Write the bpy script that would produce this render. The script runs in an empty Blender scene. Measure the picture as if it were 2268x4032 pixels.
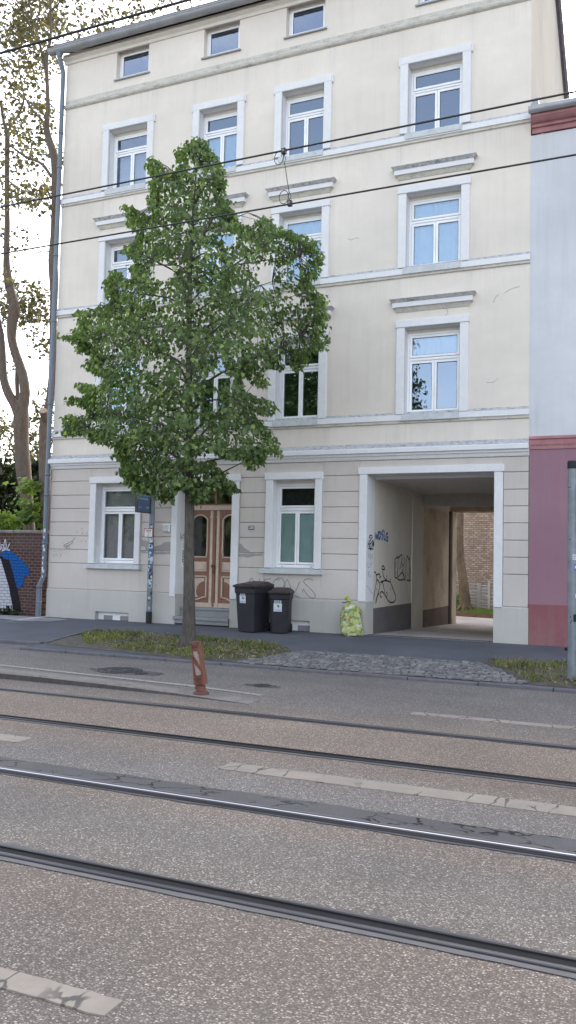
import bpy, math, random
from mathutils import Vector, Matrix
random.seed(11)
scene = bpy.context.scene
COL = scene.collection
PI = math.pi
D = 16.96                      # distance of the facade plane from the camera foot
# ------------------------------------------------------------------ camera
F_PX, YAW, PITCH, ROLL, CAM_H = 3319.6, 0.411336, 0.057295, 0.021582, 1.6967
def cam_axes():
    cy, sy = math.cos(YAW), math.sin(YAW); cp, sp = math.cos(PITCH), math.sin(PITCH)
    f = Vector((-sy*cp, cy*cp, sp)); r = Vector((cy, sy, 0)); u = r.cross(f)
    cr, sr = math.cos(ROLL), math.sin(ROLL)
    return cr*r + sr*u, -sr*r + cr*u, f
def at(x, y, Y):
    """world point seen at survey position x, y (1449 x 2576 view) on the vertical plane Y"""
    r, u, f = cam_axes(); s = 2268/1449
    d = f + r*((x*s-1134)/F_PX) - u*((y*s-2016)/F_PX)
    return Vector((0, 0, CAM_H)) + d*(Y/d.y)
def make_camera():
    cd = bpy.data.cameras.new('camera'); cd.sensor_fit = 'VERTICAL'; cd.sensor_height = 36.0
    cd.lens = F_PX/4032*36.0; cd.clip_start = 0.05; cd.clip_end = 3000
    o = bpy.data.objects.new('camera', cd); COL.objects.link(o)
    r, u, f = cam_axes()
    m = Matrix((r, u, -f)).transposed().to_4x4(); m.translation = Vector((0, 0, CAM_H))
    o.matrix_world = m; scene.camera = o
make_camera()
# ------------------------------------------------------------------ materials
def lin(r, g, b):
    f = lambda c: ((c/255)/12.92 if c/255 <= .04045 else (((c/255)+.055)/1.055)**2.4)
    return (f(r), f(g), f(b), 1)
class NT:
    def __init__(s, name):
        s.m = bpy.data.materials.new(name); s.m.use_nodes = True
        s.t = s.m.node_tree; s.t.nodes.clear()
        s.out = s.t.nodes.new('ShaderNodeOutputMaterial')
        s.tc = s.t.nodes.new('ShaderNodeTexCoord')
        s.geo = s.t.nodes.new('ShaderNodeNewGeometry')
    def n(s, kind, **k):
        nd = s.t.nodes.new(kind)
        for a, v in k.items(): setattr(nd, a, v)
        return nd
    def l(s, a, b): s.t.links.new(a, b)
    def pos(s): return s.geo.outputs['Position']
    def vec(s, scale=(1, 1, 1), src=None):
        mp = s.n('ShaderNodeMapping'); mp.inputs['Scale'].default_value = scale
        s.l(src or s.pos(), mp.inputs['Vector']); return mp.outputs[0]
    def noise(s, scale, detail=4, rough=.55, src=None, stretch=(1, 1, 1), dist=0):
        nd = s.n('ShaderNodeTexNoise'); nd.inputs['Scale'].default_value = scale
        nd.inputs['Detail'].default_value = detail; nd.inputs['Roughness'].default_value = rough
        nd.inputs['Distortion'].default_value = dist
        s.l(s.vec(stretch, src), nd.inputs['Vector']); return nd.outputs['Fac']
    def vor(s, scale, feature='F1', src=None, stretch=(1, 1, 1), rnd=1):
        nd = s.n('ShaderNodeTexVoronoi', feature=feature); nd.inputs['Scale'].default_value = scale
        nd.inputs['Randomness'].default_value = rnd
        s.l(s.vec(stretch, src), nd.inputs['Vector']); return nd
    def ramp(s, fac, stops, interp='LINEAR'):
        nd = s.n('ShaderNodeValToRGB'); cr = nd.color_ramp; cr.interpolation = interp
        while len(cr.elements) < len(stops): cr.elements.new(0.5)
        for e, (p, c) in zip(cr.elements, stops):
            e.position = p; e.color = c if len(c) == 4 else (*c, 1)
        s.l(fac, nd.inputs[0]); return nd.outputs[0]
    def bw(s, fac, a, b):
        return s.ramp(fac, [(a, (0, 0, 0, 1)), (b, (1, 1, 1, 1))])
    def mix(s, fac, a, b, mode='MIX'):
        nd = s.n('ShaderNodeMix', data_type='RGBA', blend_type=mode)
        for v, i in ((fac, 0), (a, 6), (b, 7)):
            if hasattr(v, 'links'): s.l(v, nd.inputs[i])
            elif i == 0: nd.inputs[0].default_value = v
            else: nd.inputs[i].default_value = v if len(v) == 4 else (*v, 1)
        return nd.outputs[2]
    def math(s, op, a, b=0.0, clamp=False):
        nd = s.n('ShaderNodeMath', operation=op, use_clamp=clamp)
        for v, i in ((a, 0), (b, 1)):
            if hasattr(v, 'links'): s.l(v, nd.inputs[i])
            else: nd.inputs[i].default_value = v
        return nd.outputs[0]
    def sep(s, src=None):
        nd = s.n('ShaderNodeSeparateXYZ'); s.l(src or s.pos(), nd.inputs[0]); return nd.outputs
    def comb(s, x, y, z=0.0):
        nd = s.n('ShaderNodeCombineXYZ')
        for v, i in ((x, 0), (y, 1), (z, 2)):
            if hasattr(v, 'links'): s.l(v, nd.inputs[i])
            else: nd.inputs[i].default_value = v
        return nd.outputs[0]
    def bump(s, h, strength=.3, dist=.01):
        nd = s.n('ShaderNodeBump'); nd.inputs['Strength'].default_value = strength
        nd.inputs['Distance'].default_value = dist; s.l(h, nd.inputs['Height']); return nd.outputs[0]
    def bsdf(s, color, rough=.8, metal=0, normal=None, spec=.5, alpha=None):
        b = s.n('ShaderNodeBsdfPrincipled')
        for v, k in ((color, 'Base Color'), (rough, 'Roughness'), (metal, 'Metallic')):
            if hasattr(v, 'links'): s.l(v, b.inputs[k])
            elif k == 'Base Color': b.inputs[k].default_value = v if len(v) == 4 else (*v, 1)
            else: b.inputs[k].default_value = v
        b.inputs['Specular IOR Level'].default_value = spec
        if normal is not None: s.l(normal, b.inputs['Normal'])
        s.l(b.outputs[0], s.out.inputs[0]); return b
def scl(c, k): return tuple(min(1, x*k) for x in c[:3]) + (1,)

def simple(name, c, rough=.7, var=.12, ns=6, bump=.15, bs=120, metal=0, spec=.4, dirt=None, bd=.004):
    t = NT(name)
    a = t.noise(ns, 5, .6)
    col = t.mix(t.bw(a, .3, .7), scl(c, 1-var), scl(c, 1+var))
    if dirt is not None:
        col = t.mix(t.bw(t.noise(dirt[0], 6, .7), dirt[1], dirt[2]), col, dirt[3])
    nrm = t.bump(t.noise(bs, 3, .6), bump, bd) if bump else None
    t.bsdf(col, rough, metal, nrm, spec); return t.m

CREAM = (.765, .70, .63, 1)
PINKG = (.635, .58, .54, 1)
TRIM = (.775, .775, .785, 1)

def plaster(name, base, bands=(), streak=.35, seed=0, crack=False):
    """rendered wall with rain streaks that run down from the ledges listed in bands"""
    t = NT(name); x, y, z = t.sep()
    big = t.noise(.55, 4, .6); fine = t.noise(9, 6, .65)
    col = t.mix(t.bw(big, .3, .7), scl(base, .90), scl(base, 1.05))
    col = t.mix(t.math('MULTIPLY', t.bw(fine, .35, .75), .35), col, scl(base, .9))
    run = t.noise(1.0, 5, .65, stretch=(7, 1, .35)); fine_run = t.noise(1.0, 4, .6, stretch=(30, 1, .8))
    m = t.math('MULTIPLY', t.bw(run, .46, .74), t.bw(t.noise(.5, 2), .35, .65))
    if bands:
        st = []
        for b in sorted(bands):
            st += [((b-1.15)/16, (0, 0, 0, 1)), ((b-.05)/16, (1, 1, 1, 1)), ((b+.01)/16, (.1, .1, .1, 1)), ((b+.25)/16, (.55, .55, .55, 1)), ((b+.6)/16, (0, 0, 0, 1))]
        g = t.ramp(t.math('DIVIDE', z, 16.0), st)
        m2 = t.math('MULTIPLY', g, t.math('MULTIPLY', t.bw(fine_run, .45, .78), t.bw(t.noise(.7, 3), .35, .7)))
        m = t.math('MAXIMUM', t.math('MULTIPLY', m, .45), m2)
    if bands:      # rain runs under the ends of sills and hoods
        ed = sorted(v for a, b in ((-12.66, -11.18), (-10.08, -8.71), (-7.93, -6.55), (-4.98, -3.47)) for v in (a, b)); xs = []
        for e in ed: xs += [((e-.13+16)/16, (0, 0, 0, 1)), ((e+.02+16)/16, (1, 1, 1, 1)), ((e+.13+16)/16, (0, 0, 0, 1))]
        xm = t.ramp(t.math('DIVIDE', t.math('ADD', x, 16.0), 16.0), xs)
        m = t.math('MAXIMUM', m, t.math('MULTIPLY', t.math('MULTIPLY', xm, g), t.math('ADD', t.math('MULTIPLY', t.bw(fine_run, .35, .7), .8), .15)))
    m = t.math('MULTIPLY', m, streak)
    pc = t.bw(t.noise(.8, 3, .6, stretch=(.7, 1, 1.5)), .35, .65)
    col = t.mix(1.0, col, t.mix(pc, (.965, .965, .96, 1), (1.03, 1.03, 1.02, 1)), 'MULTIPLY')
    col = t.mix(m, col, (.27, .27, .265, 1))
    low = t.ramp(t.math('DIVIDE', z, 16.0), [(0, (1, 1, 1)), (.03, (.45, .45, .45)), (.075, (0, 0, 0))])
    col = t.mix(t.math('MULTIPLY', low, t.math('MULTIPLY', t.bw(t.noise(2.2, 5, .7), .3, .75), .45)), col, (.33, .31, .27, 1))
    # faint hairline cracks here and there
    if crack:
        v = t.vor(.55, 'DISTANCE_TO_EDGE', src=None)
        nz = t.n('ShaderNodeVectorMath', operation='ADD')
        wob = t.n('ShaderNodeTexNoise'); wob.inputs['Scale'].default_value = 3; t.l(t.pos(), wob.inputs['Vector'])
        t.l(t.pos(), nz.inputs[0]); t.l(wob.outputs['Color'], nz.inputs[1]); t.l(nz.outputs[0], v.inputs['Vector'])
        line = t.ramp(v.outputs['Distance'], [(0, (1, 1, 1)), (.006, (0, 0, 0))])
        line = t.math('MULTIPLY', line, t.bw(t.noise(.9, 2), .6, .66))
        col = t.mix(t.math('MULTIPLY', line, .5), col, (.2, .19, .18, 1))
    h = t.math('ADD', t.noise(160, 3, .7), t.math('MULTIPLY', t.noise(14, 4), 1.3))
    t.bsdf(col, .9, 0, t.bump(h, .22, .004), .25)
    return t.m

def grimy(name, base, amount=.8, scale=14, horiz=3):
    t = NT(name)
    a = t.noise(1, 7, .72, stretch=(horiz, scale, scale)); b = t.noise(1, 4, .7, stretch=(26, 26, 5))
    m = t.math('MULTIPLY', t.bw(a, .42, .62), t.bw(b, .25, .6))
    col = t.mix(t.math('MULTIPLY', m, amount), base, (.10, .10, .105, 1))
    col = t.mix(t.bw(t.noise(3, 4), .4, .8), col, scl(base, .92))
    t.bsdf(col, .9, 0, t.bump(a, .35, .01), .2); return t.m

def asphalt():
    t = NT('road_asphalt'); x, y, z = t.sep()
    tint = t.ramp(t.math('DIVIDE', t.math('ADD', y, t.math('MULTIPLY', t.math('SUBTRACT', t.noise(.8, 3), .5), .8)), 14.0), [
        (0, (1.46, 1.33, 1.23)), (.20, (1.45, 1.33, 1.24)), (.262, (1.56, 1.37, 1.22)), (.285, (1.50, 1.40, 1.31)), (.34, (1.48, 1.40, 1.33)), (.365, (1.62, 1.42, 1.25)),
        (.40, (1.44, 1.39, 1.37)), (.44, (1.46, 1.39, 1.34)), (.475, (1.64, 1.42, 1.24)), (.52, (1.74, 1.49, 1.28)), (.60, (1.76, 1.51, 1.30)), (.625, (1.54, 1.40, 1.28)),
        (.68, (1.40, 1.34, 1.32)), (.80, (1.30, 1.28, 1.31)), (1, (1.22, 1.21, 1.25))])
    v = t.vor(104, 'F1', stretch=(.8, 1.1, 1)); cell = v.outputs['Color']; dist = v.outputs['Distance']
    cx = t.sep(cell)[0]
    stone = t.ramp(cx, [(0, (.092, .085, .079)), (.35, (.125, .116, .108)), (.66, (.178, .166, .155)), (.88, (.265, .25, .235)), (1, (.39, .37, .35))])
    size = t.math('MULTIPLY', t.sep(cell)[1], .22)
    edge = t.math('SUBTRACT', dist, t.math('ADD', .33, size))
    col = t.mix(t.bw(edge, -.04, .06), stone, (.082, .076, .071, 1))
    v2 = t.vor(190, 'F1'); c2 = t.sep(v2.outputs['Color'])[0]
    col = t.mix(t.math('MULTIPLY', t.bw(c2, .62, .95), .4), col, (.22, .205, .19, 1))
    wear = t.noise(.45, 5, .6)
    col = t.mix(t.bw(wear, .35, .7), t.mix(1.0, col, (.84, .84, .84, 1), 'MULTIPLY'), t.mix(1.0, col, (1.12, 1.12, 1.12, 1), 'MULTIPLY'))
    col = t.mix(t.math('MULTIPLY', t.bw(t.noise(1.0, 6, .72, stretch=(.5, 1, 1)), .60, .70), .38), col, (.07, .066, .064, 1))
    # polished wheel lanes and dark oil runs along the street
    lane = t.noise(1, 3, .5, stretch=(.05, 1.4, 1)); 
    col = t.mix(t.math('MULTIPLY', t.bw(lane, .5, .75), .3), col, (.075, .07, .068, 1))
    col = t.mix(1.0, t.mix(1.0, col, (1.09, 1.07, 1.045, 1), 'MULTIPLY'), tint, 'MULTIPLY')
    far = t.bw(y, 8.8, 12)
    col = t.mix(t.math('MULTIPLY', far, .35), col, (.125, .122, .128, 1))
    hgt = t.math('MULTIPLY', t.bw(edge, .08, -.15), 1)
    t.bsdf(col, .85, 0, t.bump(hgt, .35, .005), .3); return t.m

def smooth_asphalt(name, c, crack=0.0, cs=3.2, speck=.3, stretch=(1, 1, 1)):
    t = NT(name)
    col = t.mix(t.bw(t.noise(1.3, 5, .6), .3, .72), scl(c, .85), scl(c, 1.15))
    s = t.sep(t.vor(150).outputs['Color'])[0]
    col = t.mix(t.math('MULTIPLY', t.bw(s, .55, .95), speck), col, scl(c, 2.2))
    if crack:
        v = t.vor(cs, 'DISTANCE_TO_EDGE')
        nz = t.n('ShaderNodeVectorMath', operation='ADD'); wob = t.n('ShaderNodeTexNoise'); wob.inputs['Scale'].default_value = 9
        sc = t.n('ShaderNodeVectorMath', operation='SCALE'); sc.inputs['Scale'].default_value = .16
        t.l(t.vec(stretch), wob.inputs['Vector']); t.l(wob.outputs['Color'], sc.inputs[0])
        t.l(t.vec(stretch), nz.inputs[0]); t.l(sc.outputs[0], nz.inputs[1]); t.l(nz.outputs[0], v.inputs['Vector'])
        line = t.ramp(v.outputs['Distance'], [(0, (1, 1, 1)), (.022, (1, 1, 1)), (.04, (0, 0, 0))])
        line = t.math('MULTIPLY', line, t.bw(t.noise(1.7, 2), .42, .5))
        col = t.mix(t.math('MULTIPLY', line, crack), col, scl(c, .12))
    t.bsdf(col, .88, 0, t.bump(t.noise(90, 3, .7), .3, .004), .3); return t.m

def brickmat(name, c1, c2, mortar, plane='XZ', bw_=.25, rh=.077, ms=.011, vary=.5, paint=None, offset=.5, bias=0.0):
    t = NT(name); x, y, z = t.sep()
    u = x if plane == 'XZ' else y
    b = t.n('ShaderNodeTexBrick'); b.offset = offset
    jit = t.math('MULTIPLY', t.math('SUBTRACT', t.noise(9, 3), .5), .018)
    t.l(t.comb(t.math('ADD', u, jit), t.math('ADD', z, jit)), b.inputs['Vector'])
    b.inputs['Scale'].default_value = 1; b.inputs['Brick Width'].default_value = bw_; b.inputs['Row Height'].default_value = rh
    b.inputs['Mortar Size'].default_value = ms; b.inputs['Mortar Smooth'].default_value = .25; b.inputs['Bias'].default_value = bias
    b.inputs['Color1'].default_value = c1; b.inputs['Color2'].default_value = c2; b.inputs['Mortar'].default_value = mortar
    col = t.mix(t.math('MULTIPLY', t.bw(t.noise(7, 5, .7), .35, .75), vary), b.outputs['Color'], scl(c1, .35))
    col = t.mix(t.math('MULTIPLY', t.bw(t.noise(.9, 4, .6), .45, .7), .35), col, scl(mortar, .8))
    if paint is not None:
        pv = t.mix(t.bw(t.noise(12, 5, .7), .3, .7), scl(paint, .8), scl(paint, 1.12))
        col = t.mix(t.math('MULTIPLY', b.outputs['Fac'], .75), pv, scl(paint, .38))
        chips = t.bw(t.noise(26, 5, .75), .66, .72)
        col = t.mix(chips, col, scl(c1, .8))
    h = t.math('SUBTRACT', t.math('MULTIPLY', t.noise(40, 4), .5), b.outputs['Fac'])
    t.bsdf(col, .9, 0, t.bump(h, .6, .012), .2); return t.m

def leafmat(name, dark, light, trans=.3, hue=None, big=1.3):
    t = NT(name); isl = t.geo.outputs['Random Per Island']
    col = t.mix(isl, dark, light)
    col = t.mix(t.bw(t.noise(big, 3, .5), .35, .68), t.mix(1, col, (.62, .66, .62, 1), 'MULTIPLY'), t.mix(1, col, (1.2, 1.18, 1.05, 1), 'MULTIPLY'))
    if hue is not None: col = t.mix(t.bw(isl, .93, .95), col, hue)
    b = t.bsdf(col, .6, 0, None, .25)
    tr = t.n('ShaderNodeBsdfTranslucent'); t.l(t.mix(1, col, (1.6, 1.7, .7, 1), 'MULTIPLY'), tr.inputs[0])
    mx = t.n('ShaderNodeMixShader'); mx.inputs[0].default_value = trans
    t.l(b.outputs[0], mx.inputs[1]); t.l(tr.outputs[0], mx.inputs[2]); t.l(mx.outputs[0], t.out.inputs[0]); return t.m

def barkmat(name, c, c2, sc=7):
    t = NT(name)
    r = t.noise(1, 6, .7, stretch=(sc*4, sc*4, sc*.8), dist=.6)
    col = t.mix(t.bw(r, .35, .7), scl(c, .45), c)
    col = t.mix(t.bw(t.noise(1.6, 4), .45, .7), col, c2)
    t.bsdf(col, .92, 0, t.bump(r, .7, .02), .2); return t.m

def glassmat(name, tint=(.80, .84, .88, 1), refl=.22, sky_tint=(.62, .80, 1, 1)):
    t = NT(name)
    tr = t.n('ShaderNodeBsdfTransparent'); tr.inputs[0].default_value = tint
    gl = t.n('ShaderNodeBsdfGlossy'); gl.inputs['Roughness'].default_value = .015; gl.inputs[0].default_value = sky_tint  # blue of the mirrored sky tinted into the gloss colour
    t.l(t.bump(t.noise(.9, 2, .4), .05, .02), gl.inputs['Normal'])
    fr = t.n('ShaderNodeFresnel'); fr.inputs[0].default_value = 1.5
    fac = t.math('ADD', t.math('MULTIPLY', fr.outputs[0], 1.5), refl-.06, True)
    mx = t.n('ShaderNodeMixShader'); t.l(fac, mx.inputs[0]); t.l(tr.outputs[0], mx.inputs[1]); t.l(gl.outputs[0], mx.inputs[2])
    t.l(mx.outputs[0], t.out.inputs[0]); return t.m

STR = [4.66, 7.76, 10.66, 13.2]
M = {}
M['wall'] = plaster('upper_wall_render', CREAM, [4.62, 7.72, 10.62, 13.2], .34)
M['groundwall'] = plaster('ground_floor_render', PINKG, [3.9], .3)
M['joint'] = simple('dark_joint', (.34, .32, .30, 1), .95, .2)
M['plinth'] = plaster('plinth_render', (.56, .545, .515, 1), [0.9], .35)
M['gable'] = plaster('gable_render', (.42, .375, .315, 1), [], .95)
M['trim'] = grimy('painted_trim', TRIM, .10, 14, 14)
M['ledge'] = grimy('weathered_ledge', (.52, .52, .535, 1), .95, 20, 12)
M['ledge_soft'] = grimy('lightly_weathered_ledge', (.60, .57, .51, 1), .55, 12, 4)
M['upvc'] = simple('white_window_plastic', (.90, .91, .93, 1), .35, .04, 3, .03, 60)
M['box'] = simple('cream_header', (.72, .675, .62, 1), .8, .06, 5, .05)
M['sillstone'] = grimy('painted_sill', (.60, .625, .64, 1), .35, 6, 6)
M['glass'] = glassmat('window_glass', (.80, .90, .96, 1), .22, (.66, .80, 1, 1))
M['glass_top'] = glassmat('attic_window_glass', (.75, .8, .88, 1), .30, (.66, .78, 1, 1))
M['glass_low'] = glassmat('ground_floor_glass', (.85, .9, .92, 1), .10, (.9, .96, 1, 1))
M['gasket'] = simple('dark_gasket', (.05, .055, .07, 1), .6)
M['screen'] = simple('grey_screen', (.30, .285, .30, 1), .9, .1, 20, .1)
M['room'] = simple('dim_room', (.035, .036, .04, 1), .95, .1)
M['zinc'] = simple('zinc_sheet', (.34, .35, .37, 1), .5, .14, 3, .1, 40, .35, .5)
M['zincpipe'] = simple('painted_downpipe', (.145, .175, .215, 1), .5, .12, 2.5, .08, 40, .15, .5)
M['tile'] = simple('roof_tile', (.21, .20, .225, 1), .8, .25, 8, .3)
def curtain_mat(name, c):
    t = NT(name)
    col = t.mix(t.bw(t.noise(4, 3), .3, .7), scl(c, .88), c)
    b = t.bsdf(col, .9, 0, None, .1)
    tr = t.n('ShaderNodeBsdfTranslucent'); t.l(col, tr.inputs[0])
    mx = t.n('ShaderNodeMixShader'); mx.inputs[0].default_value = .25
    t.l(b.outputs[0], mx.inputs[1]); t.l(tr.outputs[0], mx.inputs[2]); t.l(mx.outputs[0], t.out.inputs[0]); return t.m
M['curtain'] = curtain_mat('white_curtain', (.68, .82, .88, 1))
M['sheet'] = curtain_mat('pale_green_sheet', (.74, .93, .91, 1))
M['blind'] = curtain_mat('pale_blind', (.62, .66, .70, 1))
M['doorbrown'] = simple('brown_door_paint', (.27, .135, .088, 1), .5, .15, 9, .12, 60)
M['doorpink'] = simple('pale_pink_door_paint', (.64, .50, .41, 1), .55, .12, 7, .12, 60)
M['brass'] = simple('worn_brass', (.20, .11, .07, 1), .4, .2, 20, .05, 60, .6)
M['granite'] = grimy('granite_step', (.30, .305, .31, 1), .5, 60, 60)
M['black'] = simple('black_paint', (.012, .012, .015, 1), .7, .2)
M['spray_black'] = simple('black_spray_paint', (.022, .022, .028, 1), .8, .2)
M['marker'] = simple('grey_marker', (.20, .225, .24, 1), .8, .2)
M['marker_faint'] = simple('faint_grey_marker', (.36, .365, .37, 1), .8, .15)
M['spray_blue'] = simple('blue_spray_paint', (.015, .10, .33, 1), .7, .2)
M['yellow'] = simple('yellow_paint', (.75, .68, .03, 1), .6, .1)
M['bare'] = plaster('bare_mortar', (.37, .355, .345, 1), [], .4, crack=False)
M['ochre_wall'] = simple('passage_wall_warm_lit', (.56, .47, .36, 1), .9, .12, 1.5, .15, 120, dirt=(1.2, .5, .75, (.25, .2, .15, 1)))  # warm courtyard light on the inner passage put into the ochre base colour
M['passwall'] = plaster('passage_wall_render', (.68, .63, .56, 1), [], .3)
M['passplinth'] = simple('dark_grey_plinth', (.135, .128, .13, 1), .9, .15, 2)
M['passplinth2'] = simple('brown_grey_plinth', (.145, .118, .10, 1), .9, .15, 2)
M['ceiling'] = simple('passage_ceiling', (.50, .475, .45, 1), .9, .1)
M['darkwood'] = simple('dark_brown_wood', (.07, .048, .035, 1), .7, .2)
M['jambtrim'] = M['trim']
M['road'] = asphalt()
M['patch'] = smooth_asphalt('asphalt_patch', (.105, .098, .097, 1), .95, 3.4, .2, (1, 1.6, 1))
M['pave'] = None
def pavemat():
    t = NT('pavement_asphalt'); x, y, z = t.sep()
    c = (.098, .102, .12, 1)
    col = t.mix(t.bw(t.noise(.9, 5, .6), .3, .7), scl(c, .82), scl(c, 1.18))
    s = t.sep(t.vor(120).outputs['Color'])[0]
    col = t.mix(t.math('MULTIPLY', t.bw(s, .6, 1), .35), col, scl(c, 1.9))
    # small slabs laid askew, only on the gate side
    u = t.math('ADD', t.math('MULTIPLY', x, .8), t.math('MULTIPLY', y, .6)); w = t.math('SUBTRACT', t.math('MULTIPLY', y, .8), t.math('MULTIPLY', x, .6))
    b = t.n('ShaderNodeTexBrick'); t.l(t.comb(u, w), b.inputs['Vector']); b.inputs['Scale'].default_value = 1
    b.inputs['Brick Width'].default_value = .2; b.inputs['Row Height'].default_value = .1; b.inputs['Mortar Size'].default_value = .006
    k = t.math('MULTIPLY', t.math('MULTIPLY', b.outputs['Fac'], t.bw(x, -6.6, -6.2)), .5)
    col = t.mix(k, col, scl(c, .45))
    stain = t.bw(t.noise(2.2, 5, .7), .6, .75)
    col = t.mix(t.math('MULTIPLY', stain, .3), col, scl(c, .5))
    t.bsdf(col, .9, 0, t.bump(t.noise(80, 3, .7), .3, .004), .25); return t.m
M['pave'] = pavemat()
M['shoulder'] = smooth_asphalt('pale_asphalt_shoulder', (.135, .132, .135, 1), .3, 1.5, .3)
def marking():
    t = NT('thick_road_paint')
    c = (.335, .285, .235, 1)
    col = t.mix(t.bw(t.noise(3, 5, .65), .3, .72), scl(c, .82), scl(c, 1.08))
    col = t.mix(t.math('MULTIPLY', t.bw(t.noise(26, 5, .75), .55, .72), .4), col, scl(c, .55))
    v = t.vor(1, 'DISTANCE_TO_EDGE', stretch=(4.2, 1.8, 1)); 
    nz = t.n('ShaderNodeVectorMath', operation='ADD'); wob = t.n('ShaderNodeTexNoise'); wob.inputs['Scale'].default_value = 4
    t.l(t.vec((4.2, 1.8, 1)), wob.inputs['Vector']); sc = t.n('ShaderNodeVectorMath', operation='SCALE'); sc.inputs['Scale'].default_value = .28; t.l(wob.outputs['Color'], sc.inputs[0]); t.l(t.vec((4.2, 1.8, 1)), nz.inputs[0]); t.l(sc.outputs[0], nz.inputs[1]); t.l(nz.outputs[0], v.inputs['Vector'])
    line = t.ramp(v.outputs['Distance'], [(0, (1, 1, 1)), (.016, (1, 1, 1)), (.032, (0, 0, 0))])
    line = t.math('MULTIPLY', line, t.bw(t.noise(2.6, 2), .44, .52))
    col = t.mix(t.math('MULTIPLY', line, .85), col, (.07, .065, .06, 1))
    t.bsdf(col, .8, 0, t.bump(t.noise(60, 4, .7), .3, .003), .3); return t.m
M['mark'] = marking()
M['oldmark'] = simple('worn_road_paint', (.34, .32, .29, 1), .85, .15, 5, .2, 80, dirt=(22, .52, .62, (.12, .118, .12, 1)))
M['concrete'] = simple('kerb_concrete', (.23, .205, .185, 1), .9, .15, 3, .3, 90, dirt=(5, .5, .75, (.12, .108, .10, 1)))
M['kerbface'] = simple('shaded_kerb_face', (.085, .075, .07, 1), .95, .3, 6, .3, 60)  # shadow on the divider's near face put into this dark colour
M['kerbstone'] = simple('granite_kerb', (.13, .13, .14, 1), .9, .2, 6, .3, 60)
M['sett'] = None
def settmat():
    t = NT('cobble_sett'); isl = t.geo.outputs['Random Per Island']
    col = t.ramp(isl, [(0, (.125, .122, .124)), (.5, (.175, .17, .17)), (.85, (.22, .214, .21)), (1, (.27, .262, .255))])
    col = t.mix(t.math('MULTIPLY', t.bw(t.noise(40, 4, .7), .45, .7), .5), col, (.07, .07, .075, 1))
    t.bsdf(col, .75, 0, t.bump(t.noise(50, 4, .7), .35, .006), .35); return t.m
M['sett'] = settmat()
M['soil'] = simple('verge_soil', (.105, .092, .074, 1), .95, .35, 9, .5, 40, bd=.02, dirt=(14, .55, .7, (.15, .13, .10, 1)))
M['blade'] = leafmat('grass_blade', (.105, .130, .05, 1), (.255, .265, .115, 1), .32, (.46, .40, .26, 1), 1.8)
M['lawn'] = leafmat('courtyard_grass', (.12, .19, .05, 1), (.22, .30, .09, 1), .3)
M['deadleaf'] = simple('dry_leaf', (.22, .165, .105, 1), .8, .4, 30, 0)
M['linden'] = leafmat('lime_tree_leaf', (.090, .138, .068, 1), (.20, .275, .13, 1), .44, (.30, .38, .15, 1), 2.6)
M['maple'] = leafmat('maple_leaf', (.075, .066, .045, 1), (.150, .125, .08, 1), .30, (.16, .12, .06, 1), .9)
M['yew'] = leafmat('yew_leaf', (.012, .022, .014, 1), (.05, .065, .030, 1), .15, (.13, .115, .04, 1), .8)
M['sapling'] = leafmat('sapling_leaf', (.075, .125, .03, 1), (.16, .23, .06, 1), .35)
M['bark'] = barkmat('lime_bark', (.15, .13, .115, 1), (.11, .105, .095, 1))
M['bark2'] = barkmat('maple_bark', (.20, .155, .125, 1), (.135, .12, .105, 1), 6)
M['bark3'] = barkmat('courtyard_bark', (.16, .125, .10, 1), (.19, .15, .10, 1), 6)
M['cutwood'] = simple('sawn_wood', (.42, .32, .23, 1), .85, .2, 30, .2)
M['brick'] = brickmat('old_red_brick', (.115, .046, .038, 1), (.062, .034, .034, 1), (.165, .145, .135, 1), bw_=.19, vary=.55)
M['brickblue'] = brickmat('brick_sprayed_blue', (.115, .046, .038, 1), (.06, .03, .03, 1), (.2, .18, .16, 1), bw_=.19, paint=(.012, .10, .34, 1))
M['brickwhite'] = brickmat('brick_sprayed_white', (.11, .06, .055, 1), (.06, .03, .03, 1), (.2, .18, .16, 1), bw_=.19, paint=(.50, .51, .57, 1))
M['brickblack'] = brickmat('brick_sprayed_black', (.03, .02, .02, 1), (.03, .02, .02, 1), (.05, .045, .045, 1), bw_=.19, paint=(.022, .018, .024, 1))
M['brickyard'] = brickmat('rough_yard_brick', (.33, .255, .215, 1), (.52, .455, .395, 1), (.19, .16, .145, 1), bw_=.2, rh=.083, ms=.014, vary=.75)
M['coping'] = simple('stone_coping', (.20, .19, .165, 1), .9, .25, 6, .4, 60, dirt=(9, .5, .7, (.09, .09, .075, 1)))
M['nwall'] = plaster('pale_blue_render', (.62, .63, .665, 1), [], .35)
M['npink'] = plaster('dusty_pink_render', (.32, .18, .225, 1), [], .35)
M['nred'] = plaster('wine_red_render', (.27, .098, .115, 1), [], .45)
M['nredtrim'] = simple('red_trim_paint', (.38, .18, .19, 1), .7, .18, 4, .1, 60, dirt=(6, .55, .72, (.40, .25, .24, 1)))
M['steelhead'] = None
def steel(name, c, rough, metal=1):
    t = NT(name); n = t.noise(1, 4, .6, stretch=(.8, 40, 40))
    col = t.mix(t.bw(n, .3, .7), scl(c, .75), scl(c, 1.15))
    t.bsdf(col, t.math('ADD', t.math('MULTIPLY', n, .2), rough-.1), metal, None, .5); return t.m
M['steelhead'] = steel('polished_rail_steel', (.62, .62, .65, 1), .32)
M['steelmid'] = steel('worn_rail_steel', (.13, .127, .13, 1), .48)
M['steeldull'] = steel('dull_rail_steel', (.06, .058, .062, 1), .5)
M['groove'] = simple('groove_shade', (.012, .011, .012, 1), .9, .3)  # shade in the groove's depth put into black; also colours the seam
M['sealant'] = simple('joint_sealant', (.10, .095, .098, 1), .7, .2, 5, .2, 60)
M['sealgrey'] = simple('grey_joint_sealant', (.145, .135, .132, 1), .75, .15, 4, .2, 60)
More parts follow.
